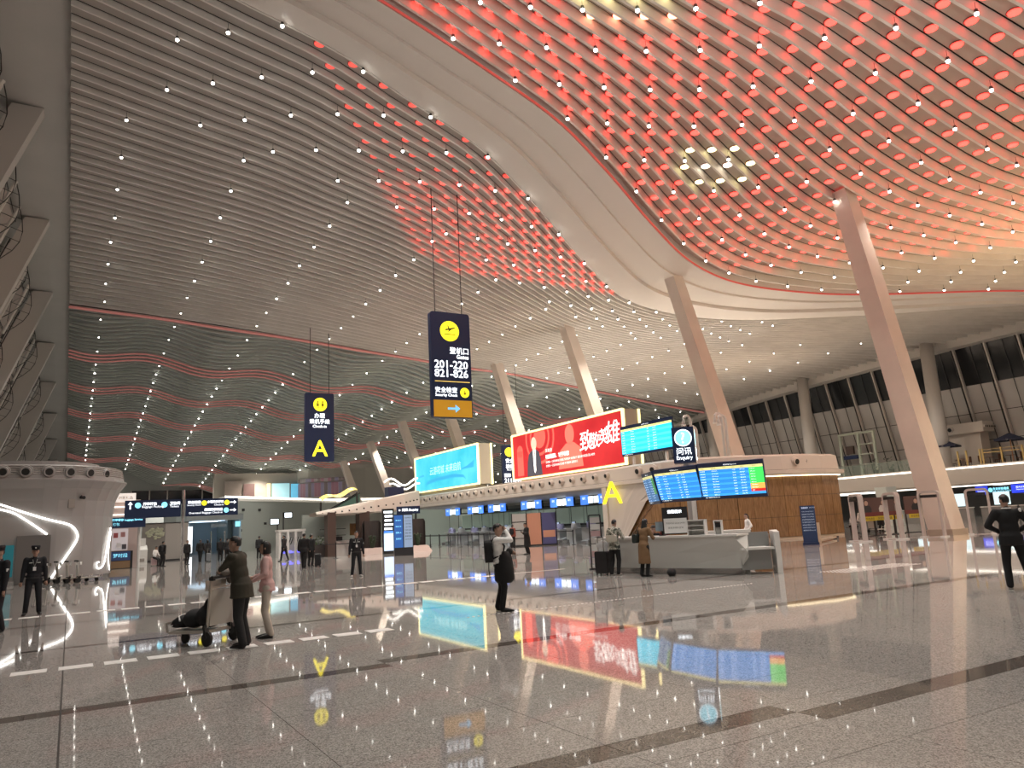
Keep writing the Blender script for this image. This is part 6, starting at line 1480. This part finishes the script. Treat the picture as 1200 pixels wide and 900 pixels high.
officer((9.62, 28.9, 0), to_cam(9.6, 28.9)+.1, 'bareheaded guard in dark uniform with a badge, standing before the portal', 1.72, hat=None, feet=((-.17, 0, 0, -.3), (.15, .05, 0, .3)), shoe=mat('shoe_pale', (.5, .5, .48), .4))

# man in white shirt drinking or phoning, jacket over his arm
K_WHITE = cloth('white', (.86, .85, .83), .7)
WL = (7.50, 13.62, 0)
p, J = person(WL, math.radians(58), 'man in a white shirt with a black backpack, hand raised to his face', 1.72, K_WHITE, K_BLACK, ((-.05, -.165, 1.545), (.10, -.25, 1.10)), ((-.13, -.06, 0, -.1), (.13, .05, 0, .25)), -.04, math.radians(8), .05, vox=.017, detail=True, hair='short', elbow=((-.35, -1, -.45), (.6, .5, -.4)), bulk=1.04)
backpack(p, J, K_BAG); put('hanging_strap', MB().tube([J['up']((-.1, .2, .06)), J['up']((-.1, .21, -.1)), J['up']((-.09, .2, -.24))], .008, 4), M_BLK, p)
mb = MB(); rg = []
for z, sx, sy, dx in ((1.15, .14, .12, .0), (1.02, .2, .17, .0), (.8, .215, .2, -.02), (.60, .22, .2, .0), (.54, .18, .15, 0)): rg.append([J['V']((.02+dx+sx*math.cos(q), -.09+sy*math.sin(q), z)) for q in np.linspace(0, 2*PI, 15)[:-1]])
put('draped_jacket', mb.loft(rg), K_BLACK, p, smooth=True)
mb = MB().ball(J['V']((.06, -.21, 1.14)), (.1, .07, .075), 10, 7); put('black_pouch', mb, K_BAG, p, smooth=True)

# travellers at the desk
def camo():
    m = bpy.data.materials.new('cloth_camouflage'); m.use_nodes = True; nt = m.node_tree; b = nt.nodes['Principled BSDF']; N = nt.nodes.new; L = nt.links.new
    tc = N('ShaderNodeTexCoord'); n = N('ShaderNodeTexNoise'); n.inputs['Scale'].default_value = 9; n.inputs['Detail'].default_value = 2; n.inputs['Distortion'].default_value = 1.5; L(tc.outputs['Object'], n.inputs['Vector'])
    cr = N('ShaderNodeValToRGB'); cr.color_ramp.interpolation = 'CONSTANT'; L(n.outputs['Fac'], cr.inputs['Fac']); e = cr.color_ramp.elements
    e[0].position = 0; e[0].color = (.06, .065, .05, 1); e[1].position = .44; e[1].color = (.28, .28, .23, 1); q = e.new(.54); q.color = (.52, .50, .44, 1); q = e.new(.64); q.color = (.12, .13, .1, 1)
    L(cr.outputs['Color'], b.inputs['Base Color']); b.inputs['Roughness'].default_value = .85; return m
DL = (14.42, 18.85, 0)
p, J = person(DL, math.radians(115), 'woman in a camouflage jacket with a cream sling bag, seen from behind at the desk', 1.68, camo(), K_BLACK, ((-.16, -.32, 1.12), (.17, -.35, 1.14)), ((-.1, 0, 0), (.11, .04, 0)), .10, 0, .15, female=True, hair='short', coat=.12, vox=.02, detail=True, bulk=1.12, shoe=mat('shoe_white', (.6, .6, .58), .5))
shoulder_bag(p, J, J['up']((-.02, .2, .2)), (.34, .13, .2), cloth('cream_bag', (.52, .48, .40)), strap_from=J['up']((.16, .1, .5)))
CL = (14.45, 17.5, 0)
p, J = person(CL, math.radians(105), 'woman with long dark hair in a camel coat leaning on the desk', 1.66, cloth('camel', (.20, .115, .055)), K_BLACK, ((-.15, -.36, 1.12), (.2, -.34, 1.12)), ((-.09, 0, 0), (.09, .03, 0)), .16, math.radians(-10), .2, female=True, hair='long', coat=.52, vox=.02, detail=True, bulk=1.06)
shoulder_bag(p, J, J['up']((.2, .1, .2)), (.15, .24, .25), cloth('bag_dark_green', (.02, .03, .028), .4), strap_from=J['up']((.18, .04, .55)))
SCS = suitcase((14.3, 19.3, 0), math.radians(110), 'black ribbed suitcase with raised handle beside the camouflage jacket', mat('case_black', (.015, .015, .017), .4), .46, .66, .28, .42)
jk = blob('draped_coat', (14.3, 19.3, .78), [((0, 0, .12), (.08, .2, .16)), ((.02, .02, -.05), (.07, .16, .16))], cloth('pale_grey', (.5, .5, .5)), 'pale coat hung over the handle of the black suitcase', 'coat')
bt_ = blob('shopping_bag', (14.95, 16.95, 0), [((0, 0, .1), (.2, .14, .12))], K_BAG, 'small dark bag dropped at the foot of the desk front', 'bag')
# staff at the desk
for (x, y, yw, lab, c, hr_) in ((15.92, 18.8, 1.9, 'desk clerk in black bending forward behind the counter, nearer the mast', K_BLACK, 'short'), (16.42, 18.98, 1.5, 'desk clerk with a red scarf bending behind a small monitor', cloth('maroon', (.22, .04, .04)), 'tail')):
    person((x, y, 0), to_cam(x, y)+.2, lab, 1.64, c, K_BLACK, ((-.2, -.3, .92), (.2, -.3, .92)), seat=.62, feet=((-.12, -.3, 0), (.12, -.3, 0)), lean=.25, hp=.3, female=True, hair=hr_, vox=.024, detail=True)
    s_ = thing('stool', (x, y, 0), 0, lab.replace('desk clerk', 'stool under the clerk').split(' bending')[0], 'stool'); put('seat', MB().cone((0, 0, .56), (0, 0, .62), .2, .2, 12), M_BLK, s_); put('post', MB().cone((0, 0, 0), (0, 0, .56), .03, .03, 6), M_CHROME, s_); put('base', MB().cone((0, 0, 0), (0, 0, .03), .22, .2, 12), M_CHROME, s_)
p, J = person((26.0, 24.2, 0), to_cam(26, 24)-1.2, 'woman in a white blouse passing beyond the desk, by the wood-clad end', 1.62, K_WHITE, K_BLACK, ((-.2, -.15, .9), (.2, -.1, .95)), ((-.09, -.1, 0), (.09, .1, 0)), .05, female=True, hair='tail', vox=.026)
# man in black at the picture edge
p, J = person((15.60, 7.98, 0), facing(.75, .66), 'man in a black suit seen from behind, elbow out, at the picture edge', 1.78, K_BLACK, K_BLACK, ((-.16, -.13, 1.02), (.14, -.14, 1.02)), ((-.2, .06, 0, .2), (.14, 0, 0, -.3)), .02, math.radians(10), .05, vox=.018, detail=True, hair='short', coat=.12, bulk=1.1, elbow=((-1, .25, -.1), (1, .25, -.1)), shoe=mat('shoe_pale', (.5, .5, .48), .4))
put('collar', MB().tube([J['up']((.07*math.cos(q), .012+.066*math.sin(q), .545)) for q in np.linspace(-.2, PI+.2, 12)], .014, 6), K_WHITE, p)
put('white_headset', MB().ball(J['up']((-.2, .06, .5)), (.03, .03, .045), 8, 6), K_WHITE, p)

# walkers and waiting people farther off
far_people = [
 ((12.5, 52.6), -2.2, 'person in black walking away past the self-service gates', 1.74, K_BLACK, K_BLACK, 'walk', None, 'short'),
 ((10.35, 39.4), 2.9, 'man in a dark suit walking away and pulling a black suitcase', 1.76, K_BLACK, K_BLACK, 'walk', None, 'short'),
 ((11.25, 41.4), 2.6, 'second dark figure close beside the man pulling a suitcase', 1.70, K_DARK, K_BLACK, 'stand', None, 'short'),
 ((12.9, 62.5), 3.0, 'person in a dark coat seen from behind, above the pink sweater', 1.76, K_DARK, K_BLACK, 'stand', None, 'short'),
 ((5.62, 58.8), 2.4, 'man in black with a dark backpack near the mural screen', 1.74, K_BLACK, K_BLACK, 'stand', 'pack', 'short'),
 ((7.3, 59.6), .6, 'dark figure half hidden behind the slim sign post', 1.72, K_BLACK, K_BLACK, 'stand', None, 'short'),
 ((8.72, 63.6), 2.9, 'person in black carrying a bag, on the nearer side of the corridor pair', 1.74, K_BLACK, K_BLACK, 'walk', None, 'short'),
 ((9.4, 64.6), 3.3, 'companion with swinging arms walking toward the bright corridor', 1.68, K_DARK, K_BLACK, 'walk', None, 'bob'),
 ((9.95, 62.1), 3.1, 'person with a dark backpack, leading the group by the corridor post', 1.76, K_BLACK, K_BLACK, 'stand', 'pack', 'short'),
 ((10.95, 65.2), 3.0, 'middle figure of the dark group by the corridor post', 1.70, K_DARK, K_BLACK, 'stand', None, 'short'),
 ((12.0, 69.8), 3.4, 'farthest figure of the dark group by the corridor post', 1.72, K_BLACK, K_BLACK, 'stand', None, 'short'),
 ((21.75, 36.2), -1.2, 'person in a long dark coat with a bag reading a phone before the panel stand', 1.72, K_BLACK, K_BLACK, 'phone', 'coat', 'short'),
 ((27.3, 47.4), 2.7, 'person in a dark vest with red sleeves at the check-in desks', 1.66, cloth('rust', (.25, .07, .05)), K_BLACK, 'stand', 'pack', 'tail'),
 ((42.9, 30.6), -.6, 'child-sized figure in white by the first arch gate', 1.5, K_WHITE, K_CRM, 'walk', None, 'bob'),
 ((45.4, 31.0), 2.5, 'person in a long black coat beyond the second arch gate', 1.74, K_BLACK, K_BLACK, 'stand', 'coat', 'short'),
]
for (x, y), yw, lab, H, tp_, bt2, pose, extra, hr_ in far_people:
    hands = ((-.24, .03, .82), (.24, -.05, .82)); feet = ((-.1, 0, 0), (.1, .03, 0))
    if pose == 'walk': hands = ((-.25, -.16, .86), (.25, .14, .84)); feet = ((-.1, .22, .02), (.1, -.22, 0))
    if pose == 'phone': hands = ((-.08, -.26, 1.2), (.1, -.24, 1.16))
    p, J = person((x, y, 0), to_cam(x, y)+yw, lab, H, tp_, bt2, hands, feet, .04, 0, .25 if pose == 'phone' else 0, hair=hr_, vox=.03, bulk=1.16, coat=.5 if extra == 'coat' else .08, female=hr_ in ('bob', 'tail'))
    if extra == 'pack': backpack(p, J, K_BAG, False)
    if pose == 'phone': put('phone', MB().box(J['arms'][0][2]+Vector((.05, -.06, .05)), (.08, .02, .14)), M_BLK, p); shoulder_bag(p, J, J['up']((-.24, .08, .0)), (.12, .3, .3), K_BAG)
suitcase((11.35, 40.4, 0), 1.2, 'black wheeled suitcase trailing behind the man in the dark suit', mat('case_black', (.015, .015, .017), .4), .44, .6, .28, 0)
sc = suitcase((5.35, 61.6, 0), 0, 'pink suitcase used as a seat near the mural screen', mat('case_pink', (.45, .33, .33), .4), .44, .52, .3, .4)
person((5.35, 61.55, 0), to_cam(5.3, 61.5)+.9, 'masked person in white sitting on a pink suitcase', 1.64, K_WHITE, K_DARK, ((-.2, -.3, .75), (.2, -.3, .75)), ((-.12, -.42, 0), (.12, -.4, 0)), .15, 0, .2, seat=.56, female=True, hair='short', vox=.03)
person((43.3, 31.7, 0), to_cam(42, 32)+1.0, 'person in a grey top crouching low by the wood-clad end', 1.64, cloth('pale_grey', (.5, .5, .5)), K_BLACK, ((-.2, -.36, .62), (.2, -.36, .62)), ((-.12, -.3, 0), (.12, -.3, 0)), .35, 0, .2, seat=.4, hair='short', vox=.03)
st = thing('stool', (43.3, 31.72, 0), 0, 'low stool under the crouching person by the wood-clad end', 'stool'); put('seat', MB().box((0, 0, .38), (.4, .4, .05)), M_BRN, st); put('leg', MB().box((0, 0, .18), (.08, .08, .36)), M_STL, st)
tc_ = trolley((43.6, 30.1, 0), 1.4, 'luggage trolley standing near the small figure in white')
suitcase((9.25, 63.0, 0), 1.2, 'grey wheeled suitcase standing near the pair walking to the corridor', mat('case_grey', (.22, .23, .25), .4), .42, .6, .26, .35)
